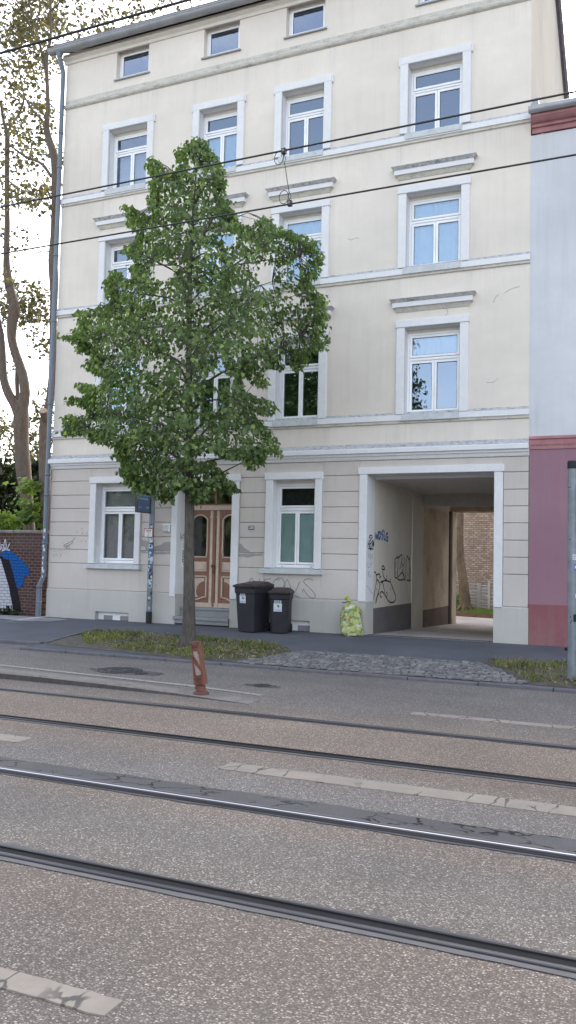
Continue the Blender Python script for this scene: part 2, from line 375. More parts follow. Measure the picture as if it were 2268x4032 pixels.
M['iron'] = simple('cast_iron', (.055, .054, .058, 1), .6, .2, 20, .3, 90, .5)
M['galv'] = simple('galvanised_steel', (.20, .225, .25, 1), .5, .2, 6, .1, 50, .45, dirt=(9, .5, .8, (.17, .19, .20, 1)))
M['bin'] = simple('dark_bin_plastic', (.023, .022, .029, 1), .55, .2, 4, .08, 200)
M['binlid'] = simple('brown_bin_lid', (.040, .026, .027, 1), .5, .2, 5, .08, 200, dirt=(5, .5, .8, (.07, .055, .055, 1)))
M['rubber'] = simple('tyre_rubber', (.016, .016, .018, 1), .8, .2)
M['sticker'] = simple('white_sticker', (.62, .66, .72, 1), .5, .06, 12, 0)
M['stickerblue'] = simple('blue_sticker', (.05, .14, .36, 1), .5, .2, 30, 0)
M['stickerdark'] = simple('dark_sticker', (.03, .035, .07, 1), .5, .2, 30, 0)
M['leafgreen'] = simple('logo_green', (.04, .12, .03, 1), .5, .1, 8, 0)
M['leafyellow'] = simple('logo_yellow', (.50, .42, .08, 1), .5, .1, 8, 0)
M['ink'] = simple('navy_ink', (.03, .04, .10, 1), .6, .1, 8, 0)
M['inkpale'] = simple('pale_blue_ink', (.35, .45, .60, 1), .6, .1, 8, 0)
M['enamel'] = simple('dark_enamel', (.022, .022, .05, 1), .35, .1, 8, 0)
M['white'] = simple('white_paint', (.75, .75, .74, 1), .5, .05, 8, 0)
M['red'] = simple('red_border', (.33, .05, .06, 1), .5, .1, 8, 0)
M['signblue'] = simple('slate_blue_panel', (.085, .125, .21, 1), .35, .1, 4, 0)
M['signtext'] = simple('light_blue_lettering', (.22, .42, .62, 1), .5, .1, 8, 0)
M['signorange'] = simple('faded_orange', (.62, .30, .22, 1), .5, .1, 8, 0)
M['beacon'] = simple('weathered_orange_plastic', (.20, .085, .055, 1), .65, .25, 14, .15, 60, dirt=(11, .5, .72, (.13, .05, .035, 1)))
M['beacondark'] = simple('worn_brown_plastic', (.12, .055, .05, 1), .7, .2, 14, .1, 60)
M['beaconwhite'] = simple('worn_reflective_film', (.34, .27, .235, 1), .6, .15, 18, .05, 60, dirt=(16, .5, .7, (.2, .13, .11, 1)))
M['wire'] = simple('dark_copper_wire', (.03, .03, .032, 1), .5, .1)
M['timber'] = simple('timber_edging', (.15, .105, .07, 1), .85, .25, 8, .3)
M['fence'] = simple('grey_fence_steel', (.40, .42, .44, 1), .5, .1, 6, .05, 60, .3)
M['fencegap'] = simple('fence_infill', (.33, .345, .36, 1), .7, .15)
M['yardpave'] = brickmat('yard_pavers', (.36, .315, .29, 1), (.43, .385, .35, 1), (.20, .17, .15, 1), plane='XZ', bw_=.2, rh=.1, ms=.008, vary=.3)
def yardpave():
    t = NT('yard_paver'); x, y, z = t.sep()
    b = t.n('ShaderNodeTexBrick'); t.l(t.comb(x, y), b.inputs['Vector']); b.inputs['Scale'].default_value = 1
    b.inputs['Brick Width'].default_value = .2; b.inputs['Row Height'].default_value = .1; b.inputs['Mortar Size'].default_value = .009
    b.inputs['Color1'].default_value = (.64, .58, .54, 1); b.inputs['Color2'].default_value = (.72, .66, .62, 1); b.inputs['Mortar'].default_value = (.12, .105, .095, 1)
    dk = t.bw(y, 24.5, 16.5)  # shade on the passage floor put into the paving colour
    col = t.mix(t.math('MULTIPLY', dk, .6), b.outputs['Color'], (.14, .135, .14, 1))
    col = t.mix(t.math('MULTIPLY', t.bw(t.noise(1.5, 5), .4, .7), .35), col, (.14, .125, .115, 1))
    t.bsdf(col, .85, 0, t.bump(t.math('SUBTRACT', 0, b.outputs['Fac']), .4, .006), .3); return t.m
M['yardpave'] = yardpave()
def tactile():
    t = NT('pale_studded_paving'); x, y, z = t.sep()
    b = t.n('ShaderNodeTexBrick'); t.l(t.comb(x, y), b.inputs['Vector']); b.inputs['Scale'].default_value = 1; b.offset = 0
    b.inputs['Brick Width'].default_value = .09; b.inputs['Row Height'].default_value = .09; b.inputs['Mortar Size'].default_value = .014
    col = t.mix(b.outputs['Fac'], (.46, .47, .49, 1), (.14, .14, .15, 1))
    col = t.mix(t.math('MULTIPLY', t.bw(t.noise(2, 5), .4, .7), .6), col, (.14, .14, .15, 1))
    t.bsdf(col, .9, 0, None, .2); return t.m
M['tactile'] = tactile()
M['ground'] = simple('earth', (.07, .075, .045, 1), .95, .4, .8, .3, 20, bd=.03)
def bagmat():
    t = NT('translucent_yellow_sack')
    v = t.vor(17, 'F1', stretch=(1, 1, 1.3)); c = t.sep(v.outputs['Color'])
    col = t.ramp(c[0], [(0, (.10, .16, .03)), (.18, (.32, .36, .10)), (.36, (.50, .50, .16)), (.52, (.55, .60, .50)), (.66, (.42, .46, .20)), (.78, (.62, .66, .62)), (.88, (.30, .10, .06)), (.93, (.14, .24, .07)), (1, (.5, .52, .12))], 'CONSTANT')
    col = t.mix(t.math('MULTIPLY', t.bw(t.noise(13, 5, .7), .35, .65), .55), col, (.40, .43, .12, 1))
    t.bsdf(col, .32, 0, t.bump(t.noise(24, 5, .65), .8, .02), .6); return t.m
M['bag'] = bagmat()
M['bagneck'] = simple('yellow_film', (.50, .50, .07, 1), .35, .2, 12, .3, 40)
# ------------------------------------------------------------------ mesh helpers
class MB:
    def __init__(s): s.v = []; s.f = []; s.mi = []; s.mats = []; s.sm = []
    def slot(s, m):
        m = M[m] if isinstance(m, str) else m
        if m not in s.mats: s.mats.append(m)
        return s.mats.index(m)
    def face(s, pts, m, smooth=False):
        i = len(s.v); s.v += [tuple(p) for p in pts]
        s.f.append(tuple(range(i, i+len(pts)))); s.mi.append(s.slot(m)); s.sm.append(smooth)
    def add(s, verts, faces, m, smooth=False):
        i = len(s.v); s.v += [tuple(p) for p in verts]; k = s.slot(m)
        for f in faces: s.f.append(tuple(a+i for a in f)); s.mi.append(k); s.sm.append(smooth)
    def hexa(s, p, m):        # 8 points: bottom 4 ccw, top 4
        s.add(p, [(3, 2, 1, 0), (4, 5, 6, 7), (0, 1, 5, 4), (1, 2, 6, 5), (2, 3, 7, 6), (3, 0, 4, 7)], m)
    def box(s, x0, x1, y0, y1, z0, z1, m):
        s.hexa([(x0, y0, z0), (x1, y0, z0), (x1, y1, z0), (x0, y1, z0), (x0, y0, z1), (x1, y0, z1), (x1, y1, z1), (x0, y1, z1)], m)
    def bev(s, x0, x1, y0, y1, z0, z1, m, b=.006):   # box whose street face (y0) has chamfered edges
        s.hexa([(x0, y0+b, z0), (x1, y0+b, z0), (x1, y1, z0), (x0, y1, z0), (x0, y0+b, z1), (x1, y0+b, z1), (x1, y1, z1), (x0, y1, z1)], m)
        A = [(x0, y0+b, z0), (x1, y0+b, z0), (x1, y0+b, z1), (x0, y0+b, z1)]
        B = [(x0+b, y0, z0+b), (x1-b, y0, z0+b), (x1-b, y0, z1-b), (x0+b, y0, z1-b)]
        s.f.pop(-4); s.mi.pop(-4); s.sm.pop(-4)
        s.add(A+B, [(4, 5, 6, 7), (0, 1, 5, 4), (1, 2, 6, 5), (2, 3, 7, 6), (3, 0, 4, 7)], m)
    def obox(s, c, ax, ay, az, hx, hy, hz, m, taper=1.0):  # oriented box
        c = Vector(c); P = []
        for k, t in ((-1, 1), (1, taper)):
            for i, j in ((-1, -1), (1, -1), (1, 1), (-1, 1)): P.append(c+ax*hx*i*t+ay*hy*j*t+az*hz*k)
        s.hexa(P, m)
    def prism_x(s, prof, x0, x1, m, m_of=None, e0=0.0, e1=0.0):
        """profile of (y, z) extruded along x; m_of(i) picks another material for one strip"""
        n = len(prof)
        for i in range(n):
            a, b = prof[i], prof[(i+1) % n]
            s.face([(x0, a[0], a[1]), (x1, a[0], a[1]), (x1, b[0], b[1]), (x0, b[0], b[1])], (m_of(i) if m_of else m))
        s.face([(x0, p[0], p[1]) for p in prof], m); s.face([(x1, p[0], p[1]) for p in reversed(prof)], m)
    def tube(s, pts, rad, m, seg=8, cap=True, smooth=True):
        pts = [Vector(p) for p in pts]; n = len(pts)
        if not isinstance(rad, (list, tuple)): rad = [rad]*n
        rings = []; up = Vector((0, 0, 1)); prev = None
        for i in range(n):
            d = (pts[min(i+1, n-1)]-pts[max(i-1, 0)])
            d = d.normalized() if d.length > 1e-9 else Vector((0, 0, 1))
            if prev is None:
                a = d.cross(up); a = a if a.length > .05 else d.cross(Vector((1, 0, 0)))
            else: a = prev - d*prev.dot(d)
            a.normalize(); prev = a; b = d.cross(a)
            rings.append([pts[i]+(a*math.cos(2*PI*k/seg)+b*math.sin(2*PI*k/seg))*rad[i] for k in range(seg)])
        V = [p for r in rings for p in r]; Fc = []
        for i in range(n-1):
            for k in range(seg):
                Fc.append((i*seg+k, i*seg+(k+1) % seg, (i+1)*seg+(k+1) % seg, (i+1)*seg+k))
        s.add(V, Fc, m, smooth)
        if cap: s.face(list(reversed(rings[0])), m); s.face(rings[-1], m)
    def lathe(s, c, prof, m, seg=20, smooth=True, ax=None):
        ax = ax or (Vector((1, 0, 0)), Vector((0, 1, 0)), Vector((0, 0, 1))); c = Vector(c); V = []; Fc = []
        for r, z in prof:
            for k in range(seg): V.append(c+ax[0]*(r*math.cos(2*PI*k/seg))+ax[1]*(r*math.sin(2*PI*k/seg))+ax[2]*z)
        for i in range(len(prof)-1):
            for k in range(seg): Fc.append((i*seg+k, i*seg+(k+1) % seg, (i+1)*seg+(k+1) % seg, (i+1)*seg+k))
        s.add(V, Fc, m, smooth)
    def stroke(s, pts, w, m, to3d):
        """ribbon of width w along a 2D polyline drawn on a wall"""
        P = [Vector((*p, 0)) for p in smooth2(pts)]; L = []; R = []
        for i, p in enumerate(P):
            d = P[min(i+1, len(P)-1)]-P[max(i-1, 0)]
            if d.length < 1e-9: d = Vector((1, 0, 0))
            d.normalize(); nrm = Vector((-d.y, d.x, 0)); ww = w*(.75+.35*math.sin(i*.9+pts[0][0]*7)**2)/2
            L.append(p+nrm*ww); R.append(p-nrm*ww)
        for i in range(len(P)-1):
            s.face([to3d(L[i]), to3d(R[i]), to3d(R[i+1]), to3d(L[i+1])], m)
    def build(s, name, parent=None, origin=None, kind=None):
        me = bpy.data.meshes.new(name); o = bpy.data.objects.new(name, me); COL.objects.link(o)
        off = Vector((0, 0, 0))
        if parent is not None:
            o.parent = parent; q = parent
            off = Vector(parent['_w']) if '_w' in parent else off
        if origin is not None:
            o.location = Vector(origin)-off; off = Vector(origin)
        me.from_pydata([tuple(Vector(p)-off) for p in s.v], [], s.f)
        for m in s.mats: me.materials.append(m)
        me.polygons.foreach_set('material_index', s.mi); me.polygons.foreach_set('use_smooth', s.sm)
        me.update(); o['_w'] = tuple(off)
        if kind: o['kind'] = kind
        return o
def smooth2(pts, sub=4):
    if len(pts) < 3: return [tuple(p) for p in pts]
    out = []; n = len(pts)
    for i in range(n-1):
        p0, p1, p2, p3 = pts[max(i-1, 0)], pts[i], pts[i+1], pts[min(i+2, n-1)]
        for k in range(sub):
            t = k/sub
            out.append(tuple(.5*((2*b)+(c-a)*t+(2*a-5*b+4*c-d)*t*t+(3*b-a-3*c+d)*t**3) for a, b, c, d in zip(p0, p1, p2, p3)))
    out.append(tuple(pts[-1])); return out
def smooth3(pts, rad, sub=4):
    q = smooth2([(*p, r) for p, r in zip(pts, rad)], sub)
    return [Vector(p[:3]) for p in q], [p[3] for p in q]
def thing(name, label, cat, loc, group=None, rotz=0.0):
    o = bpy.data.objects.new(name, None); COL.objects.link(o); o.location = loc; o.rotation_euler = (0, 0, rotz)
    o.empty_display_size = .2; o['_w'] = tuple(loc) if rotz == 0 else (0, 0, 0)
    return tag(o, label, cat, group)
def tag(o, label, cat, group=None):
    o['label'] = label; o['category'] = cat
    if group: o['group'] = group
    return o
def text_faces(body, size, bold=0.0):
    cu = bpy.data.curves.new('lettering', 'FONT'); cu.body = body; cu.size = size; cu.align_x = 'CENTER'; cu.align_y = 'CENTER'
    cu.offset = bold; cu.resolution_u = 2
    ob = bpy.data.objects.new('lettering', cu); COL.objects.link(ob)
    dg = bpy.context.evaluated_depsgraph_get(); me = bpy.data.meshes.new_from_object(ob.evaluated_get(dg))
    V = [v.co.copy() for v in me.vertices]; Fc = [tuple(p.vertices) for p in me.polygons]
    bpy.data.objects.remove(ob); bpy.data.meshes.remove(me); bpy.data.curves.remove(cu); return V, Fc
def letter(mb, body, size, m, c, ax, ay, bold=0.0, sx=1.0):
    V, Fc = text_faces(body, size, bold); c = Vector(c)
    mb.add([c+ax*(v.x*sx)+ay*v.y for v in V], Fc, m)
def grid_holes(mb, u0, u1, w0, w1, holes, P, m):
    """rectangle u0..u1 x w0..w1 with rectangular holes, each cell one quad; P(u, w) gives the point"""
    us = sorted({u0, u1, *[h[0] for h in holes], *[h[1] for h in holes]}); ws = sorted({w0, w1, *[h[2] for h in holes], *[h[3] for h in holes]})
    us = [u for u in us if u0 <= u <= u1]; ws = [w for w in ws if w0 <= w <= w1]
    for a, b in zip(us, us[1:]):
        for c, d in zip(ws, ws[1:]):
            cu, cw = (a+b)/2, (c+d)/2
            if any(h[0] < cu < h[1] and h[2] < cw < h[3] for h in holes): continue
            mb.face([P(a, c), P(b, c), P(b, d), P(a, d)], m)
X3, Y3, Z3 = Vector((1, 0, 0)), Vector((0, 1, 0)), Vector((0, 0, 1))
def gz(y): return .04+(y-12.1)*.02675        # cross fall of the footway
# ------------------------------------------------------------------ world and sun
SUN_EL, SUN_AZ = math.radians(36), math.radians(-2)      # azimuth from +Y towards +X
def make_world():
    w = bpy.data.worlds.new('World'); scene.world = w; w.use_nodes = True; nt = w.node_tree; nt.nodes.clear()
    out = nt.nodes.new('ShaderNodeOutputWorld'); bg = nt.nodes.new('ShaderNodeBackground')
    sky = nt.nodes.new('ShaderNodeTexSky'); sky.sky_type = 'NISHITA'; sky.sun_disc = False
    sky.sun_elevation = SUN_EL; sky.sun_rotation = SUN_AZ; sky.dust_density = 2.2; sky.air_density = 1.0; sky.altitude = 40
    tc = nt.nodes.new('ShaderNodeTexCoord')
    mp = nt.nodes.new('ShaderNodeMapping'); mp.inputs['Scale'].default_value = (1, 1, 2.6); nt.links.new(tc.outputs['Generated'], mp.inputs[0])
    nz = nt.nodes.new('ShaderNodeTexNoise'); nz.inputs['Scale'].default_value = 2.6; nz.inputs['Detail'].default_value = 7; nz.inputs['Roughness'].default_value = .58
    nt.links.new(mp.outputs[0], nz.inputs['Vector'])
    cr = nt.nodes.new('ShaderNodeValToRGB'); cr.color_ramp.elements[0].position = .55; cr.color_ramp.elements[1].position = .74
    cr.color_ramp.elements[0].color = (.0, .0, .0, 1); cr.color_ramp.elements[1].color = (.75, .75, .75, 1)
    nt.links.new(nz.outputs['Fac'], cr.inputs[0])
    hs = nt.nodes.new('ShaderNodeHueSaturation'); hs.inputs['Saturation'].default_value = .48; nt.links.new(sky.outputs[0], hs.inputs['Color'])
    # bright summer clouds: grey-white, as bright as the sky around them or brighter
    bwn = nt.nodes.new('ShaderNodeRGBToBW'); nt.links.new(sky.outputs[0], bwn.inputs[0])
    ma = nt.nodes.new('ShaderNodeMath'); ma.operation = 'MULTIPLY_ADD'; ma.inputs[1].default_value = 1.2; ma.inputs[2].default_value = 2.6; nt.links.new(bwn.outputs[0], ma.inputs[0])
    cc = nt.nodes.new('ShaderNodeMix'); cc.data_type = 'RGBA'; cc.blend_type = 'MULTIPLY'; cc.inputs[0].default_value = 1; cc.inputs[7].default_value = (1.0, .96, .93, 1); nt.links.new(ma.outputs[0], cc.inputs[6])
    mx = nt.nodes.new('ShaderNodeMix'); mx.data_type = 'RGBA'; nt.links.new(cr.outputs[0], mx.inputs[0]); nt.links.new(hs.outputs[0], mx.inputs[6]); nt.links.new(cc.outputs[2], mx.inputs[7])
    nt.links.new(mx.outputs[2], bg.inputs[0]); bg.inputs[1].default_value = SKY; nt.links.new(bg.outputs[0], out.inputs[0])
    sd = bpy.data.lights.new('sun', 'SUN'); sd.energy = 5.0; sd.angle = math.radians(.6); sd.color = (1, .93, .82)
    so = bpy.data.objects.new('sun', sd); COL.objects.link(so); so.location = (0, 60, 50)
    d = Vector((math.sin(SUN_AZ)*math.cos(SUN_EL), math.cos(SUN_AZ)*math.cos(SUN_EL), math.sin(SUN_EL)))
    so.rotation_euler = d.to_track_quat('Z', 'Y').to_euler()
SKY = .60
make_world()
#@@SETTING@@
# ------------------------------------------------------------------ ground, road, footway
def sheet(name, polys, m, kind='structure'):
    mb = MB()
    for p in polys: mb.face(p, m)
    return mb.build(name, kind=kind)
def make_ground():
    sheet('ground', [[(-900, -900, -.42), (900, -900, -.42), (900, 900, -.42), (-900, 900, -.42)]], 'ground')
    sheet('road', [[(-120, -9, 0), (60, -9, 0), (60, 12.02, 0), (-120, 12.02, 0)], [(-120, 12.02, 0), (-10.43, 12.02, 0), (-10.43, 12.66, 0), (-120, 12.66, 0)]], 'road')
    # far footway behind the camera
    sheet('far_footway', [[(-120, -14, .12), (60, -14, .12), (60, -9, .12), (-120, -9, .12)], [(-120, -9, 0), (60, -9, 0), (60, -9, .12), (-120, -9, .12)]], 'pave')
    P = []
    e = 17.2
    def strip(x0, x1, y0): P.append([(x0, y0, gz(y0)), (x1, y0, gz(y0)), (x1, e, gz(e)), (x0, e, gz(e))])
    strip(-120, -10.43, 12.76); strip(-10.43, 60, 12.12)
    # fill below the house line
    sheet('pavement', P, 'pave')
    sheet('shoulder', [[(-120, 12.1, .004), (-10.43, 12.1, .004), (-9.9, 12.16, .004), (-10.43, 12.66, .004), (-120, 12.66, .004)]], 'shoulder')
    mb = MB()
    def kerb(x0, x1, y0, y1, z):
        n = max(1, int((x1-x0)/1.0)); w = (x1-x0)/n
        for i in range(n):
            j = random.uniform(-.006, .006); mb.bev(x0+i*w+.004, x0+(i+1)*w-.004, y0+j, y1+j, -.1, z+random.uniform(-.004, .004), 'kerbstone', .012)
    kerb(-10.43, 14, 12.02, 12.12, .045); kerb(-60, -10.5, 12.66, 12.76, .075)
    a, b = Vector((-10.43, 12.72, 0)), Vector((-10.92, 14.6, 0)); d = (b-a)/5
    for i in range(5):
        p = a+d*i; q = a+d*(i+.97); n_ = Vector((d.y, -d.x, 0)).normalized()*.04
        z = gz(p.y)
        mb.hexa([(*(p+n_).xy, z-.1), (*(q+n_).xy, z-.1), (*(q-n_).xy, z-.1), (*(p-n_).xy, z-.1), (*(p+n_).xy, z+.03), (*(q+n_).xy, z+.035), (*(q-n_).xy, z+.035), (*(p-n_).xy, z+.03)], 'kerbstone')
    mb.build('kerb', kind='structure')
    # planting strip soil, 5 mm above the footway sheet, slightly mounded
    def soil(name, outline, hgt):
        c = Vector((sum(p[0] for p in outline)/len(outline), sum(p[1] for p in outline)/len(outline), 0)); mb = MB(); rings = []
        for k in (1, .85, .5): rings.append([(c.x+(p[0]-c.x)*k, c.y+(p[1]-c.y)*k) for p in outline])
        zz = [.005, hgt*.7, hgt]; n = len(outline)
        for r in range(2):
            for i in range(n):
                j = (i+1) % n
                mb.face([(*rings[r][i], gz(rings[r][i][1])+zz[r]), (*rings[r][j], gz(rings[r][j][1])+zz[r]), (*rings[r+1][j], gz(rings[r+1][j][1])+zz[r+1]), (*rings[r+1][i], gz(rings[r+1][i][1])+zz[r+1])], 'soil', True)
        mb.face([(*p, gz(p[1])+hgt) for p in rings[2]], 'soil', True); mb.build(name, kind='structure')
    soil('verge', BED_L, .05); soil('verge', BED_R, .04)
    # cobbled crossing: every sett a low worn dome
    mb = MB(); rr = random.Random(3)
    y = 12.14; row = 0
    while y < 14.02:
        h = rr.uniform(.082, .108); x = -6.15+rr.uniform(-.05, .05)
        while x < -1.2:
            w = rr.uniform(.085, .14)
            if inside(x+w/2, y+h/2, COB):
                z = gz(y)+.004+rr.uniform(0, .012); g = .008; t = .018; jx = [rr.uniform(-.012, .012) for _ in range(8)]
                A = [(x+g+jx[0], y+g+jx[1]), (x+w-g+jx[2], y+g+jx[3]), (x+w-g+jx[4], y+h-g+jx[5]), (x+g+jx[6], y+h-g+jx[7])]
                cx, cy = x+w/2, y+h/2
                Bq = [(cx+(p[0]-cx)*.72, cy+(p[1]-cy)*.72) for p in A]; k = .018+rr.uniform(-.006, .006)
                mid = [(cx+(p[0]-cx)*.92, cy+(p[1]-cy)*.92) for p in A]
                V = [(*p, z) for p in A]+[(*p, z+k*.7) for p in mid]+[(*p, z+k) for p in Bq]
                mb.add(V, [(0, 1, 5, 4), (1, 2, 6, 5), (2, 3, 7, 6), (3, 0, 4, 7), (4, 5, 9, 8), (5, 6, 10, 9), (6, 7, 11, 10), (7, 4, 8, 11), (8, 9, 10, 11)], 'sett')
            x += w
        y += h; row += 1
    mb.build('cobbled_driveway', kind='structure')
    sheet('driveway_bed', [[(p[0], p[1], gz(p[1])+.004) for p in COB]], 'soil')
    # pale studded paving at the corner of the house
    sheet('studded_paving', [[(x, y, gz(y)+.006) for x, y in ((-16.5, 15.75), (-14.4, 15.93), (-13.66, 15.78), (-13.0, 16.0), (-12.95, 16.62), (-13.8, 16.72), (-16.5, 16.75))]], 'tactile')
    # asphalt patches
    rr = random.Random(5)
    def ragged(name, x0, x1, y0, y1, m, z=.004, step=.12, j=.012, taper=None):
        mb = MB(); n = int((x1-x0)/step); lo = [y0+rr.uniform(-j, j) for _ in range(n+1)]; hi = [y1+rr.uniform(-j, j) for _ in range(n+1)]
        for i in range(n):
            a, b = x0+(x1-x0)*i/n, x0+(x1-x0)*(i+1)/n
            mb.face([(a, lo[i], z), (b, lo[i+1], z), (b, hi[i+1], z), (a, hi[i], z)], m)
        return mb.build(name, kind='structure')
    ragged('asphalt_patch', -30, 8, 5.36, 5.62, 'patch', .004, .1, .016)
    for xa, xb in ((-3.75, -2.75), (-1.75, -.55)):      # broken asphalt along the nearest rail
        mb = MB(); n = 60; w = [abs(math.sin(PI*i/n))*rr.uniform(.0, .035) for i in range(n+1)]
        for i in range(n):
            a, b = xa+(xb-xa)*i/n, xa+(xb-xa)*(i+1)/n
            mb.face([(a, 3.952, .0058), (b, 3.952, .0058), (b, 3.966+w[i+1], .0058), (a, 3.966+w[i], .0058)], 'sealant')
        mb.build('crumbled_edge', kind='structure')
    def slab(name, x0, x1, y0, y1, m='mark', h=.007, j=.006):
        mb = MB(); n = max(2, int((x1-x0)/.07)); lo = [y0+rr.uniform(-j, j) for _ in range(n+1)]; hi = [y1+rr.uniform(-j, j) for _ in range(n+1)]
        for i in range(n):
            a, b = x0+(x1-x0)*i/n, x0+(x1-x0)*(i+1)/n
            mb.face([(a, lo[i], h), (b, lo[i+1], h), (b, hi[i+1], h), (a, hi[i], h)], m)
            mb.face([(a, lo[i], 0), (b, lo[i+1], 0), (b, lo[i+1], h), (a, lo[i], h)], m); mb.face([(b, hi[i+1], 0), (a, hi[i], 0), (a, hi[i], h), (b, hi[i+1], h)], m)
        mb.face([(x0, lo[0], 0), (x0, lo[0], h), (x0, hi[0], h), (x0, hi[0], 0)], m); mb.face([(x1, lo[-1], 0), (x1, hi[-1], 0), (x1, hi[-1], h), (x1, lo[-1], h)], m)
        return mb.build(name, kind='structure')
    slab('road_marking', -3.25, 1.7, 6.14, 6.37); slab('road_marking', -9.6, -5.29, 6.11, 6.33, h=.006)
    slab('road_marking', -8.2, -1.87, 2.685, 2.81); slab('road_marking', 3.5, 9, 2.685, 2.81)
    slab('road_marking', -2.53, 3.2, 9.36, 9.52, h=.005)
    mb = MB(); E1 = [(-40, 10.32), (-9.2, 10.25), (-5.6, 9.94), (-4.52, 9.72)]
    for a, b in zip(E1, E1[1:]):
        n = max(2, int((b[0]-a[0])/.3))
        for i in range(n):
            p = [a[0]+(b[0]-a[0])*k/n for k in (i, i+1)]; q = [a[1]+(b[1]-a[1])*k/n for k in (i, i+1)]
            j = [rr.uniform(-.008, .008) for _ in range(2)]
            mb.face([(p[0], q[0]-.11+j[0], .005), (p[1], q[1]-.11+j[1], .005), (p[1], q[1]+j[0], .005), (p[0], q[0]+j[1], .005)], 'oldmark')
    mb.build('road_edge_line', kind='structure')
    # oval repair patches round the manholes
    for cx, cy, rx, ry in ((-7.18, 10.6, .62, .24), (-4.86, 10.40, .27, .12)):
        pts = [(cx+rx*math.cos(a)*rr.uniform(.93, 1.07), cy+ry*math.sin(a)*rr.uniform(.9, 1.1), .0045) for a in [2*PI*k/26 for k in range(26)]]
        sheet('repair_patch', [pts], 'patch')
def inside(x, y, poly):
    c = False; n = len(poly)
    for i in range(n):
        (x1, y1), (x2, y2) = poly[i][:2], poly[(i+1) % n][:2]
        if (y1 > y) != (y2 > y) and x < (x2-x1)*(y-y1)/(y2-y1)+x1: c = not c
    return c
BED_L = [(-10.35, 12.62), (-9.3, 12.5), (-7.2, 12.17), (-6.2, 12.2), (-5.95, 12.7), (-5.7, 13.6), (-6.2, 14.2), (-7.5, 14.5), (-9.2, 14.75), (-10.6, 14.6), (-10.75, 13.6)]
BED_R = [(-2.62, 14.15), (-2.2, 13.4), (-1.55, 12.2), (.5, 12.15), (3, 12.15), (3, 14.35), (1, 14.4), (-1.2, 14.4)]
GRASS_L = [(-9.6, 12.82), (-8.5, 12.5), (-7.23, 12.2), (-6.49, 12.2), (-5.95, 12.7), (-5.75, 13.5), (-6.3, 14.3), (-7.5, 14.5), (-9.2, 14.75), (-10.72, 14.68), (-10.45, 13.8)]
COB = [(-6.15, 12.14), (-1.62, 12.14), (-2.2, 13.3), (-2.66, 14.0), (-5.7, 13.95), (-5.9, 13.5)]
make_ground()
def make_manhole(cx, cy, r, label):
    t = thing('manhole_cover', label, 'manhole cover', (cx, cy, .005), 'manhole covers in the carriageway')
    a = MB(); a.lathe((cx, cy, 0), [(r*1.16, .005), (r*1.15, .010), (r*1.02, .010), (r*1.0, .004)], 'iron', 28); a.build('frame', t)
    b = MB(); b.lathe((cx, cy, 0), [(r*.98, .005), (r*.95, .010), (r*.8, .009), (r*.78, .0065), (r*.6, .0065), (r*.58, .010), (r*.3, .010), (r*.28, .0065), (.001, .0065)], 'iron', 28)
    for k in range(12):
        an = 2*PI*k/12; d = Vector((math.cos(an), math.sin(an), 0)); p = Vector((-d.y, d.x, 0))
        b.obox(Vector((cx, cy, .008))+d*r*.69, d, p, Z3, r*.07, r*.05, .003, 'iron')
    b.build('lid', t)
make_manhole(-7.34, 10.66, .30, 'round iron manhole cover in a dark patch, larger one left of the small cap')
make_manhole(-6.88, 10.54, .10, 'small round iron valve cap beside the big manhole cover')
make_manhole(-4.86, 10.41, .11, 'small round iron cap alone in an oval patch right of the leaning beacon')
# ------------------------------------------------------------------ tram rails
def make_rail(y, inner, label, steel_m='steelmid'):
    """y: gauge edge of the head; inner: +1 when the groove lies on the far side of the head"""
    x0, x1, k = -70, 30, inner
    t = thing('tram_rail', label, 'tram rail', (-3, y, 0), 'rails of the two tram tracks')
    h = MB()
    def run(prof, m, mb, smooth=True):
        for (a, b) in zip(prof, prof[1:]):
            mb.add([(x0, y+k*a[0], a[1]), (x1, y+k*a[0], a[1]), (x1, y+k*b[0], b[1]), (x0, y+k*b[0], b[1])], [(0, 1, 2, 3)] if k < 0 else [(3, 2, 1, 0)], m, smooth)
    head = [(-.046, -.004), (-.045, .006), (-.041, .0105), (-.036, .0125), (-.024, .0128), (-.0165, .0104), (-.0105, .0080), (-.004, .0046), (.0, .001)]
    run(head, steel_m, h) if steel_m != 'steelhead' else (run(head[:6], 'steelmid', h), run(head[5:7], 'steelhead', h, False), run(head[6:], 'steelmid', h)); o = h.build('rail_head', t)
    g = MB(); run([(.0, .0015), (.056, .0015)], 'groove', g, False); g.build('groove', t)
    l = MB(); run([(.056, .001), (.057, .010), (.070, .0115), (.076, .002)], 'steeldull', l); l.build('guard_lip', t)
    s = MB(); rr = random.Random(int(y*100)); n = 500
    for side, a, b, m, jit in ((-1, -.050, -.050-(.055 if inner > 0 else .03), 'sealgrey', .006), (1, .076, .076+(.018 if inner > 0 else .03), 'sealant', .012)):
        e = [b+side*rr.uniform(-jit, jit) for _ in range(n+1)]
        for i in range(n):
            u, v = x0+(x1-x0)*i/n, x0+(x1-x0)*(i+1)/n
            s.face([(u, y+k*a, .0035), (v, y+k*a, .0035), (v, y+k*e[i+1], .005), (u, y+k*e[i], .005)], m)
        # the thin dark seam between steel and filler
    if inner > 0:
        s.face([(x0, y-k*.0505, .0056), (x1, y-k*.0505, .0056), (x1, y-k*.0575, .0056), (x0, y-k*.0575, .0056)], 'groove')
    s.build('sealing_strip', t)
make_rail(3.868, 1, 'nearest tram rail, with the widest black groove and a grey joint strip')
make_rail(5.303, -1, 'shiny tram rail alongside the cracked dark asphalt strip', 'steelhead')
make_rail(7.000, 1, 'dark tram rail in the brown stained asphalt, nearer rail of the far track', 'steeldull')
make_rail(8.435, -1, 'farthest thin tram rail, just in front of the low concrete kerb')
